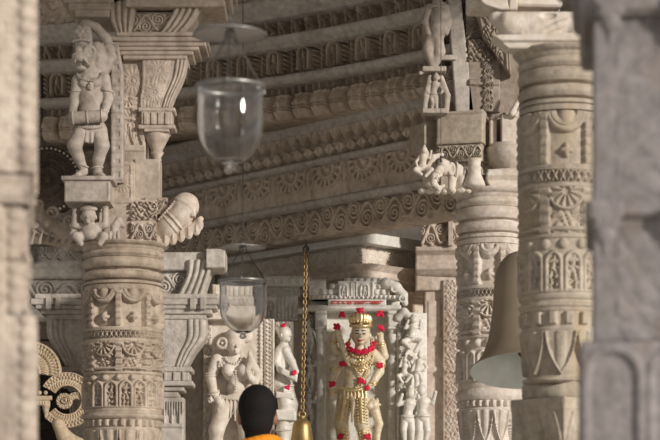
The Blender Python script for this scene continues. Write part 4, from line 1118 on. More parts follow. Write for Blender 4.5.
def letters(g, L, x0, x1, y, h, d, seed):
    """row of small devanagari-like strokes under a head line"""
    random.seed(seed); x = x0
    g.bx(L, x0, x1, y-h*.5, y-h*.34, d, d+.5, 0, 0)
    while x < x1-1.5:
        w = random.uniform(1.3, 2.3)
        k = random.random()
        pts = [(x, y+(random.random()-.5)*h*.5), (x+w*.3, y+h*.25*random.choice((-1, 1))), (x+w*.6, y+h*.3), (x+w*.7, y-h*.1)]
        g.tube([L.p(px, py, d) for px, py in pts], .28*L.s, 5)
        if k > .35: g.bx(L, x+w*.75, x+w*.75+.45, y-h*.4, y+h*.45, d, d+.5, 0, 0)
        x += w+.55
letters(g := G(), LB, 331, 383, 304, 3.8, -11.2, 3); g.build('red_lettering', M['redpaint'], lint)
g = G()
def stepf(x, y, u, v):
    q = np.abs(u-.5)*2
    return 3*hband(p_foliage, .8, 1.0, 281, 300)(x, y, u, v)
for y0, y1, x0, x1, d in ((296, 300, 312, 398, -8), (290, 296, 320, 390, -6), (284, 290, 330, 384, -4), (278, 284, 344, 392, -2)):
    rect(g, LB, x0, x1, y0, y1, hband(p_dentil, 1.1, 2.2, y0, y1, x0), thick=20, d=d)
rect(g, LB, 309, 326, 280, 300, hband(p_panel, .8, 2.4, 281, 299, 309), thick=18, d=-4)
rect(g, LB, 338, 374, 282, 299, hband(p_figpanel, .7, 3, 283, 298, 338), thick=12, d=-9)
S = Sculpt()
S.chain([(386, -4, 284), (396, -6, 288), (403, -6, 296), (405, -6, 304)], [6, 5, 4.5, 3], 2)
for c in ((394, -10, 290), (402, -10, 300), (388, -9, 284)): S.tor(c, 3, 1, (0, 1, 0), .4)
S.into(g, LB, .6)
g.build('stepped_roof', M['shrine'], shr)
g = G(); g.bx(LB, 317, 396, 462, 480, -22, 16, 0, 1); g.bx(LB, 319, 394, 480, 540, -18, 16, 0, 1); g.bx(LB, 317, 396, 540, LB.floor(), -24, 16, 0, 1); g.build('plinth', M['shrine'], shr)
S = Sculpt(); S.box((361, -4, 305), (0.1, .1, .1)); 

# carved side strip right of the niche
LQ = Loc(15.25)
ss = thing('carved_jamb', LQ.p(412, LQ.floor()), 'white marble jamb right of the niche, with four small figures stacked up it', 'jamb')
g = G(); rect(g, LQ, 397, 428, 312, LQ.floor(), mix(vband(p_foliage, 1.1, 3, 398, 406), raised(397, 428, 356, 359, 2), raised(397, 428, 386, 389, 2)), thick=24, d=2, yaw=.2, pivot=(399, 2)); g.build('slab', M['idolstone'], ss)
def small_fig(S, x, y, h, k=0, d=0.0, sit=False, lean=0.0):
    """small carved figure, feet at row y, height h"""
    s = h/10.; random.seed(k*7+3); rx = lambda a: random.uniform(-a, a)*s
    hx = x+lean*s; sw = rx(.5)
    S.ell((hx+sw, d-1*s, y-8.9*s), (.85*s, .85*s, 1.0*s), .4).cap((hx+sw, d-.6*s, y-10.1*s), (hx+sw, d-.6*s, y-9.6*s), .35*s, .7*s, .4)
    S.cap((hx+sw, d-.6*s, y-8.1*s), (hx, d-.4*s, y-7.4*s), .4*s, .6*s, .4)
    S.chain([(hx, d-.5*s, y-7*s), (x-sw*.4, d-.5*s, y-5.6*s), (x-sw, d-.4*s, y-4.4*s)], [1.15*s, .85*s, 1.15*s], .6)
    for sg in (-1, 1):
        if sit: S.chain([(x+sg*.5*s, d-.4*s, y-4*s), (x+sg*2.2*s, d-1.4*s, y-3.4*s), (x+sg*.6*s, d-1.6*s, y-1.6*s+rx(1))], [.85*s, .7*s, .45*s], .4)
        else: S.chain([(x+sg*.55*s-sw*.6, d-.4*s, y-4*s), (x+sg*(.8*s)+rx(.5), d-1.0*s, y-2.1*s), (x+sg*.7*s, d-.6*s, y-.2*s)], [.8*s, .62*s, .42*s], .4)
        up_ = random.random() > .5
        S.chain([(hx+sg*1.0*s, d-.5*s, y-7.2*s), (hx+sg*(1.9*s)+rx(.3), d-.6*s, y-(6.8 if up_ else 5.7)*s), (hx+sg*(1.7*s)+rx(.6), d-1.3*s, y-(8.6 if up_ else 4.6)*s)], [.5*s, .42*s, .33*s], .35)
    S.tor((x-sw, d-.4*s, y-4.7*s), 1.15*s, .25*s, (0, .1, 1), .2)
for x, y, h, k, sit in ((412, 356, 40, 1, True), (404, 386, 28, 2, True), (418, 388, 36, 3, False), (408, 442, 54, 5, False), (421, 443, 58, 8, False)):
    S = Sculpt(); small_fig(S, x, y, h, k, -4, sit, .3); S.into(g := G(), LQ, .5); g.build('figure', M['idolstone'], ss)
S = Sculpt(); S.chain([(398, 0, 318), (404, -2, 312), (410, -2, 318), (412, 2, 330)], [4, 4, 4, 2], 1.5); S.into(g := G(), LQ, .6); g.build('scroll', M['shrine'], ss)

# carved strip and figures between the dark gap and the niche
sj = thing('carved_jamb', LQ.p(309, LQ.floor()), 'narrow carved marble jamb behind the gold chain, left of the niche', 'jamb')
g = G(); rect(g, LQ, 301, 314, 314, LQ.floor(), vband(p_foliage, 1.2, 3.5, 302, 313), thick=20, d=12); g.bx(LQ, 298, 308, 308, 314, -2, 26); g.build('slab', M['shrine'], sj)
for x, y, h, k in ((309, 350, 30, 11), (310, 386, 30, 12), (309, 424, 32, 13)):
    S = Sculpt(); small_fig(S, x, y, h, k, 8, False); S.into(g := G(), LQ, .5); g.build('figure', M['shrine'], sj)
g = G()
rect(g, LQ, 264, 310, 276, 286, hband(p_dentil, 1, 2, 277, 285, 264), thick=24, d=0); rect(g, LQ, 262, 300, 286, 296, hband(p_foliage, 1, 2, 287, 295, 262), thick=24, d=3); rect(g, LQ, 264, 298, 296, 320, hband(p_figpanel, .55, 3.5, 297, 319, 264), thick=22, d=2)
g.build('head', M['shrine'], sj)

# --- tall female figure against her carved slab
LFm = Loc(14.7)
fp = thing('carved_slab', LFm.p(238, LFm.floor()), 'tall marble slab with leafy borders behind the female statue', 'slab')
g = G()
rect(g, LFm, 203, 274, 318, LFm.floor(), mix(vband(p_foliage, 1.0, 2.6, 203, 211), vband(p_beads, .8, 3.0, 258, 263), vband(p_lattice, .9, 2.6, 264, 273)), thick=24, d=8)
g.build('slab', M['pale'], fp)
g = G(); g.bx(LFm, 203, 262, 308, 320, -6, 28); rect(g, LFm, 206, 258, 296, 308, hband(p_vine, 1.2, 2.4, 297, 307, 206), thick=24, d=0); rect(g, LFm, 212, 256, 284, 296, hband(p_lobes, .8, 3, 285, 295, 212), thick=20, d=3); g.build('canopy', M['pale'], fp)
fem = thing('female_statue', LFm.p(236, 470), 'marble female statue with round ear ornament, under the lower glass lamp, arm hanging', 'statue')
S = Sculpt()
S.ell((235, -5, 344), (9, 9, 11.5), 1.5); face(S, (235, -5, 346), 9.2, .25, .12)
S.ell((236, -1, 336), (11, 9, 8), 2).ell((246, 0, 336), (7, 6, 7), 2)
S.cap((235, -3, 353), (234, -2, 362), 4.6, 5.2, 1)
S.ell((233, -1, 363), (18, 7, 7.5), 3.5).ell((236, -1, 374), (13, 7, 9), 3).ell((237, -1, 388), (9.5, 6, 8), 3).ell((234, -1, 404), (14.5, 8, 10), 4)
S.ell((228.5, -9, 371), (6.4, 6, 6.4), 1.2).ell((244, -9, 371), (6.4, 6, 6.4), 1.2)
S.chain([(217, -1, 360), (211, -1, 378), (214, -5, 393)], [6, 5, 4], 2).chain([(214, -5, 393), (219, -9, 402)], [4, 3.2], 1)
hand(S, (219, -9, 400), (.25, -.1, 1), (1, .3, 0), 15, 2.1, .15)
S.chain([(250, -1, 362), (258, -3, 375), (255, -9, 383), (249, -12, 376)], [5.5, 4.6, 4, 3], 1.5)
hand(S, (250, -12, 378), (-.3, -.2, -1), (1, 0, -.2), 10, 1.9, .5)
S.chain([(225, -2, 408), (217, -8, 430), (216, -3, 445), (228, 2, 468)], [9.5, 7.5, 6.5, 4.5], 3)
S.chain([(243, -1, 408), (247, -4, 434), (245, -1, 468)], [9.5, 7.5, 4.8], 3)
S.cap((228, 1, 469), (222, -8, 472), 4, 3).cap((245, 0, 469), (250, -9, 472), 4, 3)
S.into(g := G(), LFm, .55); g.build('body', M['pale'], fem)
piece('ear_ornament', LFm, M['pale'], fem, lambda S: [S.tor((222.5, -8, 344), 4.6, 1.7, (.35, 1, 0), .4), S.ell((222.5, -9, 344), (1.6, 1.2, 1.6), .3), S.cap((222.5, -8, 344), (227, -6, 344), 1.5, 1.5, .4), S.cap((222.5, -7, 340), (222.5, -7, 348), .8, .8, .3)])
for R, y in ((8, 357), (14, 360)): piece('necklace', LFm, M['pale'], fem, lambda S: [beads(S, [(234+R*math.sin(t), -6.5-R*.18*math.cos(t)-1.5, y+R*.9*math.cos(t)) for t in np.linspace(-1.4, 1.4, 16)], 1.2)])
piece('chest_chain', LFm, M['pale'], fem, lambda S: [beads(S, [(236, -13, 372), (236.5, -10, 382), (236, -8.5, 392)], 1.1)])
piece('girdle', LFm, M['pale'], fem, lambda S: [S.ell((221+q*1.8, -8-2*math.sin(q/15*PI), 397+2*math.sin(q/15*PI)), (1.3, 1.3, 2.2), .3) for q in range(16)]+[S.cap((223+i*4, -9, 400), (222+i*4.5, -10, 418+3*(i % 2)), 1.3, .8, .4) for i in range(6)])
for c, R in (((214.5, -5.4, 394), 4.6), ((211.6, -1, 375), 5.6), ((255, -6, 381), 5)): piece('bangle', LFm, M['pale'], fem, lambda S: [S.tor(c, R, 1.1, (.15, .3, 1), .3), S.tor((c[0], c[1], c[2]-2.4), R, .8, (.15, .3, 1), .3)])
S = Sculpt(); S.chain([(248, -13, 372), (251, -13, 362), (250, -10, 354)], [3, 3.8, 2], 1)
for i in range(6): S.ell((250+2.6*math.cos(i), -13, 364+3.4*math.sin(i)), (1.8, 1.6, 2), .4)
S.into(g := G(), LFm, .5); g.build('held_bud', M['pale'], fem)

# --- attendant in profile at the right edge of that slab
LA = Loc(14.85)
att = thing('attendant_statue', LA.p(286, 470), 'white marble attendant figure in profile with red flowers, left of the hanging brass bell', 'statue')
S = Sculpt()
S.chain([(281, 4, 330), (284, 2, 333)], [5, 6.5], 1).ell((285, 0, 334), (6.5, 6.5, 8), 1.5); face(S, (285, 0, 335), 6.6, .95)
S.cap((284, 3, 341), (284, 4, 348), 4, 4.5, 1).chain([(283, 4, 352), (282, 4, 364), (281, 5, 378)], [8.5, 7, 8], 3)
S.ell((288, -1, 357), (4.5, 4.5, 4.5), 1.5)
S.chain([(286, -2, 351), (292, -4, 362), (296, -8, 372), (290, -10, 378)], [4.4, 3.8, 3, 2.4], 1.2)
hand(S, (292, -9, 376), (-.6, -.3, .5), (.5, 0, .8), 6, 1.4, .4)
S.chain([(279, -1, 352), (276, -4, 364), (281, -9, 371)], [4, 3.4, 2.6], 1.2)
S.chain([(280, 4, 382), (286, 0, 402), (283, 3, 430), (284, 4, 466)], [9, 7.5, 6.5, 5], 3).chain([(285, 6, 384), (291, 4, 404), (291, 6, 436), (290, 6, 466)], [8, 6.5, 5.5, 4.5], 3)
S.cap((286, 4, 468), (292, -4, 470), 4, 3)
for y in (386, 393, 410, 430): S.tor((284, 3, y), 9.4-.03*(y-386), 1.1, (.1, .05, 1), .6)
S.into(g := G(), LA, .5); g.build('body', M['idolstone'], att)
g = G(); patch(g, LA, [(276, 366), (277, 372)], [(298, 376), (297, 383)], None, thick=9, d=-15); patch(g, LA, [(276, 392), (276, 398)], [(294, 394), (294, 400)], None, thick=16, d=-8); patch(g, LA, [(274, 410), (274, 420)], [(296, 411), (296, 421)], None, thick=16, d=-8); g.build('sash_ends', M['idolstone'], att)
for c, n, R in (((283.5, -3, 326), 10, 2.6), ((294, -16, 374), 12, 3.0), ((287, -12, 388), 12, 3.2)):
    S = Sculpt(); S.ell(c, (2, 1.4, 1.6), .3); petals(S, c, n, R*.75, 1.3); S.into(g := G(), LA, .45); g.build('red_flower', M['red'], att)
g = G(); rect(g, LA, 273, 293, 320, LA.floor(), vband(p_foliage, 1, 2, 275, 291), thick=20, d=14); g.bx(LA, 268, 300, 470, LA.floor(), -6, 34); pd = g.build('pedestal', M['idolstone'], att)
g = G(); g.bx(LFm, 206, 268, 473, LFm.floor(), -16, 4); g.build('pedestal', M['idolstone'], fem)

# --- lion-headed dancer on the left column
LD2 = Loc(11.83)
dan = thing('statue', LD2.p(92, 183), 'lion-headed dancing statue holding a drum, upright on a pedestal above the left column', 'statue')
S = Sculpt()
S.ell((86, -4, 56), (10, 10, 10), 2).ell((79.5, -10, 60), (6.5, 8, 5.2), 2.5).ell((76.5, -14, 58.5), (3, 3, 2.6), 1)
S.ell((82.5, -12, 71), (5.4, 5.5, 2.6), 1).ell((80.5, -18, 66.6), (5.2, 8, 2.3), .5, sub=True).cap((77, -16, 64), (77, -16, 67), 1.1, .5, .2).cap((83, -17, 70), (82.6, -17, 67), 1.1, .5, .2)
S.tor((91, -11, 54), 5, 1.7, (.3, -1, 0), .6).ell((91, -11, 54), (2.2, 1.6, 2.2), .3).ell((80, -14.5, 53), (2.6, 2, 2.2), .4).tor((80, -14.5, 53), 3, .8, (-.2, -1, 0), .4)
S.cap((86, -13, 62), (91, -10, 68), 1.6, 1.2, .5)
for i in range(9):
    a = i/8*2.4-.4; S.chain([(90+9*math.cos(a), -3, 54-10*math.sin(a)+8), (93+11*math.cos(a), 0, 54-11*math.sin(a)+11)], [2.2, 1.2], .6)
S.chain([(97, 2, 48), (99, 4, 60), (94, 2, 72)], [7, 8, 7], 3)
S.cap((89, 0, 66), (90, 0, 76), 7, 8, 2)
S.ell((90, 0, 82), (15, 9, 11), 4).ell((91, -2, 98), (12.5, 9, 13), 4).ell((91, -2, 112), (12, 9, 9), 3).ell((91, -1, 126), (13.5, 9, 9), 3)
S.ell((85, -8, 84), (5, 3, 4.5), 2).ell((96.5, -8, 84), (5, 3, 4.5), 2)
S.chain([(78, -1, 80), (74.5, -3, 102), (72.5, -10, 122)], [6, 4.8, 3.4], 2)
S.chain([(104, 0, 78), (108.5, -2, 100), (104, -11, 119)], [6.2, 5, 3.4], 2)
hand(S, (72.5, -11, 120), (.15, -.2, 1), (.3, 1, 0), 9, 1.9, .4); hand(S, (104, -12, 116), (-.3, -.2, 1), (.3, 1, 0), 9, 1.9, .4)
S.chain([(100, 6, 74), (110, 8, 56), (106, 6, 38), (96, 2, 27), (88, -4, 24)], [6.5, 5.8, 5.4, 4.6, 3.4], 2)
hand(S, (90, -4, 25), (-1, -.1, .3), (.2, 0, 1), 9, 1.9, .5)
S.chain([(83, -2, 130), (75.5, -9, 147), (79, -5, 158), (84, 0, 170)], [8.5, 7, 5.6, 4], 2.5)
S.chain([(99, -1, 131), (103, -8, 147), (99, -4, 160), (97, 0, 173)], [8.5, 7, 5.6, 4], 2.5)
S.cap((84, 0, 172), (78, -8, 177), 4, 3, 1).cap((97, 0, 174), (104, -8, 178), 4, 3, 1)
for i in range(4): S.cap((75+i*1.8, -11, 177.5), (74+i*1.8, -13, 178.5), 1.2, .9, .3); S.cap((101+i*1.8, -11, 178.5), (103+i*1.8, -13, 179), 1.2, .9, .3)
S.into(g := G(), LD2, .6); g.build('body', M['figure'], dan)
S = Sculpt()
S.chain([(84, -2, 44), (83, -3, 34), (85, -2, 25)], [9, 9, 5], 3)
for i in range(6):
    a = i*PI/3; S.ell((83+5*math.cos(a), -11, 34+5*math.sin(a)), (2.6, 2, 2.6), .5)
S.ell((83, -11.5, 34), (2.4, 2, 2.4), .3)
for q in range(8): S.ell((74.5+q*2.4, -11-1.4*math.sin(q/7*PI), 44-1.5*math.sin(q/7*PI)), (1.3, 1.3, 1.6), .2)
S.into(g := G(), LD2, .55); g.build('headdress', M['figure'], dan)
piece('necklace', LD2, M['figure'], dan, lambda S: [beads(S, [(78+12.5*(1-math.cos(t)), -7-4*math.sin(t), 74+9*math.sin(t)) for t in np.linspace(0, PI, 22)], 1.1)])
piece('pendant', LD2, M['figure'], dan, lambda S: [S.ell((91.5, -10.5, 88.5), (3.2, 1.8, 4.6), .4), S.ell((91.5, -12, 86), (1.3, 1, 1.3), .2), S.ell((91.5, -12, 91), (1.3, 1, 1.3), .2)])
for c, R, ax in (((76.5, -2, 92), 5.8, (.1, .1, 1)), ((107, -1.4, 91), 6, (-.2, .1, 1)), ((73.2, -8, 116), 4.4, (.1, .5, 1)), ((105, -9, 114), 4.4, (.3, .5, 1)), ((107.5, 7, 44), 6, (.4, 0, 1)), ((83, -1, 166), 5.2, (-.3, 0, 1)), ((97.5, -1, 168), 5.2, (.1, 0, 1))):
    piece('bangle', LD2, M['figure'], dan, lambda S: [S.tor(c, R, 1.0, ax, .3)])
piece('skirt', LD2, M['figure'], dan, lambda S: [S.ell((80+q*2.1, -10-1.5*math.sin(q/11*PI), 128+1.5*math.sin(q/11*PI)), (1.4, 1.4, 2), .5) for q in range(12)]+[S.chain([(81+i*2.3, -7.5, 130), (78.5+i*2.8, -7.5-1.5*(i % 2), 144-abs(i-4.5)*.9)], [2.4, 1.7], 1.2) for i in range(10)])
S = Sculpt(); S.cap((75, -15, 121), (103, -15, 119), 6.2, 6.2, .8)
for x in (74.5, 89, 103.5): S.tor((x, -15, 121-(x-75)*.07), 6.4, .8, (1, 0, -.07), .3)
S.into(g := G(), LD2, .55); g.build('drum', M['figure'], dan)
g = G()
segf = lambda x, y, u, v: -1.4*(np.mod((y-44)/13.5, 1) < .09)-1.2*((np.abs(np.mod((y-44)/13.5, 1)-.55) < .16) & (np.abs(u-.5) < .2))
patch(g, LD2, [(107, 40), (110, 70), (110, 181)], [(117, 40), (122, 70), (122.5, 181)], segf, thick=16, d=8)
g.build('back_strut', M['figure'], dan)
g = G(); rect(g, LD2, 67, 112, 183, 205, mix(raised(69, 110, 185, 203, -.8), lambda x, y, u, v: 0*u), thick=40, d=-22, dens=1.2); g.bx(LD2, 64, 116, 180, 184, -25, 20); g.build('pedestal', M['figure'], dan)

# --- dwarf carrying the pedestal
dw = thing('dwarf_statue', LD2.p(92, 245), 'small crouching dwarf with a turban holding up the pedestal of the lion-headed statue', 'statue')
S = Sculpt()
S.ell((89.5, -8, 217), (7.5, 7.5, 8), 1.2); face(S, (89.5, -8, 218), 7.6, -.05)
S.tor((89.5, -7, 210), 6.8, 2.0, (0, .15, 1), .8).ell((89.5, -6, 208.5), (7, 6.5, 3.5), 1)
S.ell((91, -3, 232), (11, 9, 9), 3).ell((91, -8, 235), (7.5, 5, 6), 2)
S.chain([(82, -3, 227), (75, -4, 226), (75.5, -4, 212)], [4.2, 3.6, 3], 1.2).chain([(98, -3, 227), (105.5, -4, 226), (106, -4, 212)], [4.2, 3.6, 3], 1.2)
hand(S, (75.5, -4, 214), (0, -.1, -1), (1, 0, 0), 8, 1.7, .2); hand(S, (106, -4, 214), (0, -.1, -1), (1, 0, 0), 8, 1.7, .2, -1)
S.chain([(84, -4, 237), (77, -11, 238), (82, -11, 245)], [5, 4.4, 3], 1.5).chain([(98, -4, 237), (105, -11, 238), (101, -11, 245)], [5, 4.4, 3], 1.5)
S.into(g := G(), LD2, .55); g.build('body', M['figure'], dw)
S = Sculpt(); S.ell((115, -4, 236), (5.5, 6, 8.5), 2).chain([(115, -4, 228), (119, -3, 221), (123, -2, 226)], [4.5, 3.6, 2.6], 1.5)
for k in range(3): S.ell((111+k*4, -9, 237+(k % 2)*3), (1.8, 2, 5), .5)
S.into(g := G(), LD2, .6); g.build('side_bud', M['figure'], dw)

# --- upper right small statue
LG = Loc(13.9)
us = thing('statue', LG.p(436, 112), 'pale standing statue beside the slanting strut at upper right, on the bracket block', 'statue')
S = Sculpt()
S.ell((436, -2, -12), (7, 7, 9), 2).cap((437, 0, -4), (437, 0, 4), 4, 5, 1)
S.chain([(439, 0, 8), (440, -2, 18), (438, -1, 30), (435, 0, 40)], [7, 8.5, 9, 6], 3).ell((429, 2, 30), (6, 5, 12), 2)
S.tor((437, 0, 8), 8.5, 1.2, (.1, 0, 1), .4)
S.chain([(436, 0, 36), (439, -3, 52), (434, 0, 66)], [7, 6, 4], 2).chain([(432, 2, 36), (428, -2, 50), (433, 0, 66)], [7, 6, 4], 2)
S.chain([(430, 0, 8), (425, -2, 22), (428, -5, 34)], [4.5, 3.6, 2.6], 1).chain([(445, 0, 8), (449, 0, 22), (446, -4, 34)], [4.5, 3.6, 2.6], 1)
S.into(g := G(), LG, .6); g.build('body', M['figure'], us)
S = Sculpt()
S.box((434, 2, 70), (12, 9, 2.6), 1, 1).chain([(424, 0, 70), (420, -4, 74)], [3, 2], 1)
small_fig(S, 434, 112, 38, 21, 0, False, .2)
S.chain([(424, 0, 112), (426, -2, 96), (430, 0, 78)], [3, 3.4, 3], 1).chain([(446, 0, 112), (447, -2, 96), (441, 0, 78)], [3, 3.4, 3], 1)
S.box((435, 2, 112), (13, 9, 2.5), 1, 1)
S.into(g := G(), LG, .55); g.build('lower_figure', M['figure'], us)

# --- three small supporters under the bracket block
gr = 'small carved supporters under the right bracket block'
LG2 = Loc(13.75)
a = thing('supporter_statue', LG2.p(423, 178), 'small seated supporter figure at the left end under the right bracket block', 'statue', gr)
S = Sculpt(); small_fig(S, 423, 184, 36, 31, -6, True, 0); S.chain([(424, 6, 152), (426, 10, 166), (430, 10, 180)], [5, 6, 6], 2); S.into(g := G(), LG2, .55); g.build('body', M['pale'], a)
a = thing('elephant_bracket', LG2.p(446, 192), 'pale curling elephant-like bracket carving between the seated supporter and the bell-shaped boss', 'bracket', gr)
S = Sculpt()
S.ell((457, 2, 172), (11, 9, 9), 3).ell((444, -6, 169), (7.5, 7.5, 8.5), 2).ell((442, -10, 164), (4, 4, 4), 1.5)
S.ell((451, -11, 171), (4.2, 1.6, 7), .7).ell((451.5, -12.4, 171), (2.6, .9, 5), .4, sub=True)
S.chain([(439, -11, 172), (434, -13, 179), (433, -14, 186), (438, -14, 191), (443, -14, 188)], [4.4, 3.8, 3.2, 2.6, 1.6], 1.2).cap((441, -13, 177), (435.5, -18, 181), 1.5, .7, .4)
S.ell((439.5, -12.4, 169), (1.3, 1, 1), .3)
for k in range(4): S.tor((436.5-k*.9, -12.6-k*.3, 176+k*3), 4.1-k*.3, .55, (.4, .3, -.85), .3)
S.tor((455, 0, 172), 9.6, 1.0, (1, .2, .1), .4).tor((463, 3, 172), 9, 1.0, (1, .2, .1), .4)
S.chain([(452, -4, 180), (451, -7, 190)], [4.5, 3.8], 1.5).chain([(462, -3, 180), (462, -5, 190)], [4.5, 3.8], 1.5)
for i in range(7): S.ell((422+i*7.5, -2, 192-abs(i-3)*.3), (4.4, 6, 3.2), .6)
S.chain([(428, -2, 168), (433, -3, 158), (442, -2, 155)], [3.4, 3.2, 2], 1.2)
S.into(g := G(), LG2, .55); g.build('body', M['pale'], a)
a = thing('boss', LG2.p(470, 190), 'bell-shaped turned stone boss at the right end under the bracket block', 'boss', gr)
g = G(); g.lathe(LG2.p(474, 190, -6), [(r*LG2.s, (190-y)*LG2.s) for y, r in ((190, 2), (188, 9), (186, 11), (183, 10), (176, 7), (171, 6.4), (169, 7.4), (167, 6), (163, 6.5), (160, 8))], 28); g.build('body', M['pale'], a)
# ------------------------------------------------------------------ hanging glass lamps
def lamp(L, cx, yr, R, ydisc, Rd, ytop, label, ybot, wire_top):
    t = thing('hanging_lamp', L.p(cx, ybot), label, 'lamp', 'glass bell-jar lamps on wires')
    s = L.s; k = R/24.
    g = G()   # glass jar with wall thickness
    H = (ybot-yr)
    out = [(.001, 0), (.10*R, .3), (.16*R, .05*H), (.11*R, .085*H), (.34*R, .12*H), (.70*R, .23*H), (.93*R, .38*H), (1.0*R, .56*H), (1.0*R, .8*H), (1.02*R, H)]
    O = crom(out, 50)
    inn = [(1.0*R, H), (.98*R, .8*H), (.978*R, .56*H), (.908*R, .39*H), (.68*R, .245*H), (.33*R, .14*H), (.001, .115*H)]
    I = O[O[:, 1] > .118*H][::-1]*np.array([.98, 1])+np.array([0, .22]); I[0, 1] = H
    P = np.concatenate([O, I, [(.16*R, .125*H+.2), (.001, .12*H+.2)]]); P[:, 0] = np.maximum(P[:, 0], .001)
    g.lathe(L.p(cx, ybot), P*s, 56, cap=False); g.build('glass_jar', M['glass'], t)
    g = G()
    g.lathe(L.p(cx, yr), np.array([(1.0*R, -1.6*k), (1.05*R, -1.4*k), (1.07*R, 0), (1.05*R, 1.6*k), (1.0*R, 1.8*k), (.97*R, 1.2*k), (.97*R, -1.2*k), (1.0*R, -1.6*k)])*s, 56, cap=False)
    for q in range(3):
        a = q*2*PI/3+.5; c = np.array(L.p(cx, yr)); g.tube([c+np.array([math.cos(a)*(R*1.05+3*k*math.cos(b)), math.sin(a)*(R*1.05+3*k*math.cos(b)), 3*k*math.sin(b)])*1*s for b in np.linspace(0, 2*PI, 13)[:-1]], .5*k*s, 6, True)
    g.build('rim', M['rim'], t)
    for q in range(3):
        a = q*2*PI/3+.5; c = np.array(L.p(cx, yr)); top = np.array(L.p(cx, ydisc+1))
        p0 = c+np.array([math.cos(a)*R*1.08, math.sin(a)*R*1.08, 2*k])*s; p1 = top+np.array([math.cos(a)*3*k, math.sin(a)*3*k, 0])*s
        g = G(); g.tube([p0+(p1-p0)*u for u in np.linspace(0, 1, 6)], .55*k*s, 6)
        for u in np.linspace(0, 1, 30): g.lathe(tuple(p0+(p1-p0)*u), [(.01*s, -.7*k*s), (.85*k*s, 0), (.01*s, .7*k*s)], 6, cap=False)
        g.build('chain', M['iron'], t)
    g = G()   # smoke bell: shallow glass dome
    O = [(Rd*math.sin(a), Rd*.16*(math.cos(a)-.0)) for a in np.linspace(PI/2, .05, 16)]
    I = [(Rd*.975*math.sin(a), Rd*.16*math.cos(a)-.5*k) for a in np.linspace(.05, PI/2, 16)]
    g.lathe(L.p(cx, ydisc), np.array(O+I)*s, 56, cap=False); g.build('smoke_bell', M['smoke'], t)
    g = G(); g.lathe(L.p(cx, ydisc), np.array([(Rd*.985, -.6*k), (Rd*1.01, -.3*k), (Rd*1.01, .5*k), (Rd*.985, .6*k), (Rd*.985, -.6*k)])*s, 56, cap=False)
    g.lathe(L.p(cx, ydisc), np.array([(.001, -2*k), (4.5*k, -1.6*k), (4.5*k, 0), (2*k, 4*k), (2*k, 6.5*k), (.001, 7*k)])*s, 20); g.build('bell_rim', M['rim'], t)
    g = G(); g.tube([L.p(cx, y) for y in np.linspace(ydisc, wire_top, 8)], .55*s*k, 6)
    g.tube([np.array(L.p(cx, ydisc-7*k))+np.array([2*k*math.cos(b), 0, 2*k*math.sin(b)])*s for b in np.linspace(0, 2*PI, 12)[:-1]], .5*k*s, 6, True)
    g.build('wire', M['iron'], t)
    return t
L1 = Loc(6.6); L2 = Loc(10.0)
wt = lambda L: HOR-(ROOF-CZ)/L.s
lamp(L1, 230, 87, 33, 35, 37, 0, 'upper blurred glass bell-jar lamp, biggest and highest of the two', 172, wt(L1))
lamp(L2, 243, 281.5, 23.5, 248, 22.5, 0, 'lower glass bell-jar lamp hanging in front of the female statue', 339, wt(L2))

# ------------------------------------------------------------------ brass bell on a chain
L3 = Loc(14.6)
bb = thing('bell', L3.p(302, 448), 'brass bell at the end of the gold chain, right of the person\'s head', 'bell')
g = G(); s = L3.s
g.lathe(L3.p(302, 448), np.array([(13.5, 0), (14.5, 1), (13.5, 3), (11.2, 8), (10, 16), (9.4, 22), (8.2, 26), (5.5, 28.3), (3, 29), (.01, 29.2)])*s, 36, cap=False)
g.lathe(L3.p(302, 448), np.array([(13.5, 0), (12.6, 1), (10.2, 8), (8.8, 18), (7.2, 25), (.01, 27)])*s, 36, cap=False); g.build('body', M['brass'], bb)
S = Sculpt(); S.chain([(302, 0, 424), (302, 0, 434), (302, 0, 446)], [.8, .8, 2.6], .5); S.into(g := G(), L3, .4); g.build('clapper', M['iron'], bb)
S = Sculpt(); S.tor((302, 0, 414.5), 3.2, 1.0, (0, 1, 0), .4).cap((302, 0, 417), (302, 0, 420), 2.2, 3.4, .6); S.into(g := G(), L3, .35); g.build('hanging_loop', M['brass'], bb)
ch = thing('chain', L3.p(305, 412), 'gold-coloured link chain holding the brass bell', 'chain')
g = G()
n = 46
for i in range(n):
    u = i/(n-1); x = 306-3.6*u; y = 253+158*u
    c = np.array(L3.p(x, y)); a = (i % 2)*PI/2+.4
    g.tube([c+np.array([math.cos(a)*1.75*math.cos(b), math.sin(a)*1.75*math.cos(b), 2.7*math.sin(b)])*s for b in np.linspace(0, 2*PI, 13)[:-1]], .72*s, 6, True)
tagm = g.build('links', M['chain'], ch)
S = Sculpt(); S.tor((306, 0, 249), 2.6, .9, (0, 1, 0), .4).cap((306, 0, 246), (306, 0, 243), 1, 1.2, .4).cap((306, 0, 243), (306, 10, 241), 1.2, 1.2, .3)
S.cap((306, 0, 241), (306, 165, 239), .9, 1.2, .3)
S.into(g := G(), L3, .4); g.build('hook', M['iron'], ch)

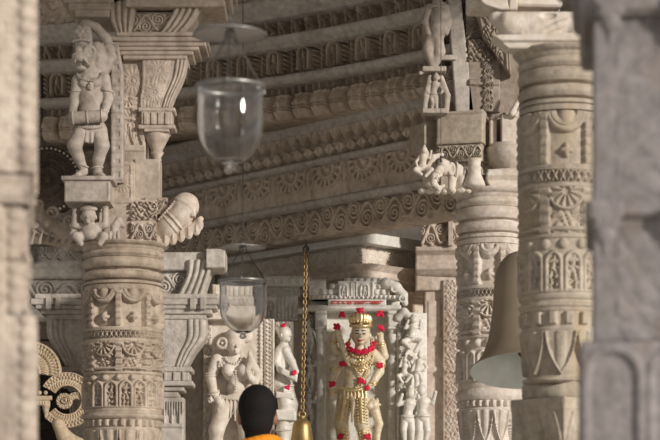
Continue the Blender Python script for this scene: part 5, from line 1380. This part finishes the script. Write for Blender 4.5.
# ------------------------------------------------------------------ big bell behind the tan column
L4 = Loc(10.6); s = L4.s
big = thing('temple_bell', L4.p(524, 372), 'large dull bronze bell with a flared pale mouth, half hidden behind the tan column', 'bell')
ti = math.radians(15); yaw = math.radians(0)
T = [[1, 0, 0], [0, math.cos(ti), math.sin(ti)], [0, -math.sin(ti), math.cos(ti)]]
prof = [(54, 0), (53, 2), (47, 8), (41, 18), (36, 32), (32.5, 50), (30, 70), (28, 92), (25, 108), (18, 120), (8, 126), (.01, 127)]
inn = [(54, 0), (51, 1.5), (44, 8), (38, 18), (33, 32), (29.5, 50), (27, 70), (25, 92), (21, 106), (.01, 118)]
g = G(); g.lathe(L4.p(524, 371), crom(prof, 60)*s, 64, T, cap=False); g.build('body', M['bell'], big)
g = G(); g.lathe(L4.p(524, 371), crom(inn, 50)*s*np.array([1, 1]), 64, T, cap=False); g.build('inner_face', M['bellin'], big)
g = G(); c0 = np.array(L4.p(524, 371))+np.array(T)@np.array([0, 0, 127*s])
g.tube([c0, c0+np.array([0, .01, 6*s]), np.array([c0[0], c0[1], ROOF])], [3*s, 2*s, 1.6*s], 10); g.build('hanger', M['iron'], big)
S = Sculpt(); S.chain([(524, 8, 270), (524, 4, 330), (524, 2, 352)], [1.6, 1.8, 6], 1); S.into(g := G(), L4, 1.0); g.build('clapper', M['iron'], big)

L6 = Loc(13.3)
g = G(); g.tube([L6.p(441, y) for y in np.linspace(wt(L6), 162, 10)], .45*L6.s, 6); g.lathe(L6.p(441, 162), [(.01, 0), (1.0*L6.s, 1*L6.s), (1.0*L6.s, 5*L6.s), (.01, 6*L6.s)], 8)
tag(g.build('hanging_wire', M['iron']), 'thin dark wire hanging in front of the square bracket block', 'wire')

# ------------------------------------------------------------------ visitor seen from behind
L5 = Loc(9.84)
pe = thing('person', L5.p(257.5, L5.floor()), 'person seen from behind with short black hair and an orange scarf round the neck', 'person')
yf = L5.floor(); cm = 1/(L5.s*100)      # pixels per centimetre
Yh = lambda z: yf-z*100*cm                # row of a height in metres
S = Sculpt(); X = 257.5
S.ell((X, 0, Yh(1.60)), (7.6*cm, 9.4*cm, 11.5*cm), 1).ell((X, 3.5*cm, Yh(1.53)), (6*cm, 6.5*cm, 8*cm), 2)
S.cap((X, 10*cm, Yh(1.60)), (X, 11.6*cm, Yh(1.575)), .8*cm, 1.3*cm, .6)
for a in (-1, 1):
    S.ell((X+a*8.0*cm, .5*cm, Yh(1.585)), (1.1*cm, 1.8*cm, 3.2*cm), .8)
    S.ell((X+a*3.1*cm, 8.6*cm, Yh(1.61)), (1.5*cm, .8*cm, .7*cm), .3)
S.cap((X-2.2*cm, 9.6*cm, Yh(1.535)), (X+2.2*cm, 9.6*cm, Yh(1.535)), .7*cm, None, .4)
S.cap((X, -1*cm, Yh(1.52)), (X, -1*cm, Yh(1.42)), 5.6*cm, 6.2*cm, 2)
S.cap((X-8*cm, 0, Yh(1.40)), (X+8*cm, 0, Yh(1.40)), 7*cm, 7*cm, 4)
S.ell((X, 0, Yh(1.25)), (18*cm, 10*cm, 18*cm), 5).ell((X, 0, Yh(1.02)), (15*cm, 9.5*cm, 16*cm), 6).ell((X, 0, Yh(.90)), (16.5*cm, 11*cm, 11*cm), 5)
for a in (-1, 1):
    S.chain([(X+a*17*cm, 0, Yh(1.37)), (X+a*21.5*cm, -1*cm, Yh(1.10)), (X+a*22*cm, 4*cm, Yh(.86))], [6*cm, 4.6*cm, 3.2*cm], 3)
    hand(S, (X+a*22*cm, 4.5*cm, Yh(.86)), (0, .12, 1), (-.2*a, 1, 0), 17*cm, 1.75*cm, .25)
    S.chain([(X+a*8.5*cm, 0, Yh(.86)), (X+a*9.5*cm, 1*cm, Yh(.48)), (X+a*10*cm, -1*cm, Yh(.09))], [9.5*cm, 6.2*cm, 4.2*cm], 3)
    S.cap((X+a*10*cm, -2*cm, Yh(.05)), (X+a*11.5*cm, 15*cm, Yh(.04)), 4.4*cm, 3.6*cm, 2)
S.into(g := G(), L5, 1.25); body = g.build('body', M['skin'], pe)
S = Sculpt()
S.ell((X, -1.6*cm, Yh(1.635)), (8.7*cm, 9.6*cm, 10.0*cm), 1.5).ell((X, -4.5*cm, Yh(1.575)), (7.4*cm, 5.8*cm, 8.6*cm), 2).ell((X, -5.0*cm, Yh(1.51)), (5.6*cm, 3.2*cm, 4.0*cm), 2)
S.ell((X, 10.5*cm, Yh(1.575)), (9*cm, 5.5*cm, 8*cm), 1.5, sub=True)
S.into(g := G(), L5, .6); g.build('hair', M['hair'], pe)
S = Sculpt()    # orange scarf: a folded roll round the neck, its two ends down the chest
for k, (R, y, r) in enumerate(((9.3, 1.475, 3.0), (10.2, 1.44, 3.2), (11.5, 1.41, 3.0))):
    P = [(X+R*cm*math.sin(t)*1.05, -1*cm-R*cm*.9*math.cos(t), Yh(y+.012*math.sin(t*2+k)-.03*(1-math.cos(t))*.5)) for t in np.linspace(0, 2*PI, 25)]
    S.chain(P, [r*cm*.8]*25, 1.6)
S.chain([(X-6*cm, 8*cm, Yh(1.42)), (X-8*cm, 11*cm, Yh(1.3)), (X-8*cm, 12*cm, Yh(1.0))], [3*cm, 3*cm, 2.6*cm], 2).chain([(X+6*cm, 8*cm, Yh(1.42)), (X+8*cm, 11*cm, Yh(1.3)), (X+8*cm, 12*cm, Yh(1.05))], [3*cm, 3*cm, 2.6*cm], 2)
S.into(g := G(), L5, .8); g.build('scarf', M['orange'], pe)
S = Sculpt()    # white kurta
S.cap((X-9*cm, 0, Yh(1.385)), (X+9*cm, 0, Yh(1.385)), 8.2*cm, 8.2*cm, 4)
S.ell((X, 0, Yh(1.25)), (19.2*cm, 11.4*cm, 18*cm), 5).ell((X, 0, Yh(1.02)), (16.6*cm, 11*cm, 17*cm), 6).chain([(X, 0, Yh(.95)), (X, 0, Yh(.62))], [15.5*cm, 17*cm], 5)
for a in (-1, 1): S.chain([(X+a*17*cm, 0, Yh(1.365)), (X+a*21.5*cm, -1*cm, Yh(1.10)), (X+a*21.8*cm, 2.4*cm, Yh(.95))], [7*cm, 5.8*cm, 5*cm], 3)
S.into(g := G(), L5, 1.2); g.build('kurta', M['cotton'], pe)
# ------------------------------------------------------------------ camera and light
cam = bpy.data.cameras.new('camera'); co = bpy.data.objects.new('camera', cam); C.objects.link(co)
co.location = (0, 0, CZ); co.rotation_euler = (PI/2, 0, 0)
cam.sensor_width = 36; cam.sensor_fit = 'HORIZONTAL'; cam.lens = 36*F/660; cam.shift_y = (HOR-220)/660
cam.clip_start = .1; cam.clip_end = 200
cam.dof.use_dof = True; cam.dof.focus_distance = 13.2; cam.dof.aperture_fstop = 5.0
sc = bpy.context.scene; sc.camera = co
w = bpy.data.worlds.new('daylight'); sc.world = w; w.use_nodes = True
nt = w.node_tree; bg = nt.nodes['Background']; bg.inputs[0].default_value = (1.0, .955, .92, 1); bg.inputs[1].default_value = .46
def sun(name, direction, energy, angle, col):
    l = bpy.data.lights.new(name, 'SUN'); l.energy = energy; l.angle = math.radians(angle); l.color = col
    o = bpy.data.objects.new(name, l); C.objects.link(o); o.location = (0, 2, 8)
    o.rotation_euler = Vector(direction).to_track_quat('-Z', 'Y').to_euler()
sun('daylight_through_court', (-.72, .66, -.24), 3.3, 5, (1, .93, .86))
sc.view_settings.view_transform = 'Standard'; sc.view_settings.look = 'None'
sc.view_settings.exposure = 0.04; sc.view_settings.gamma = 1.0
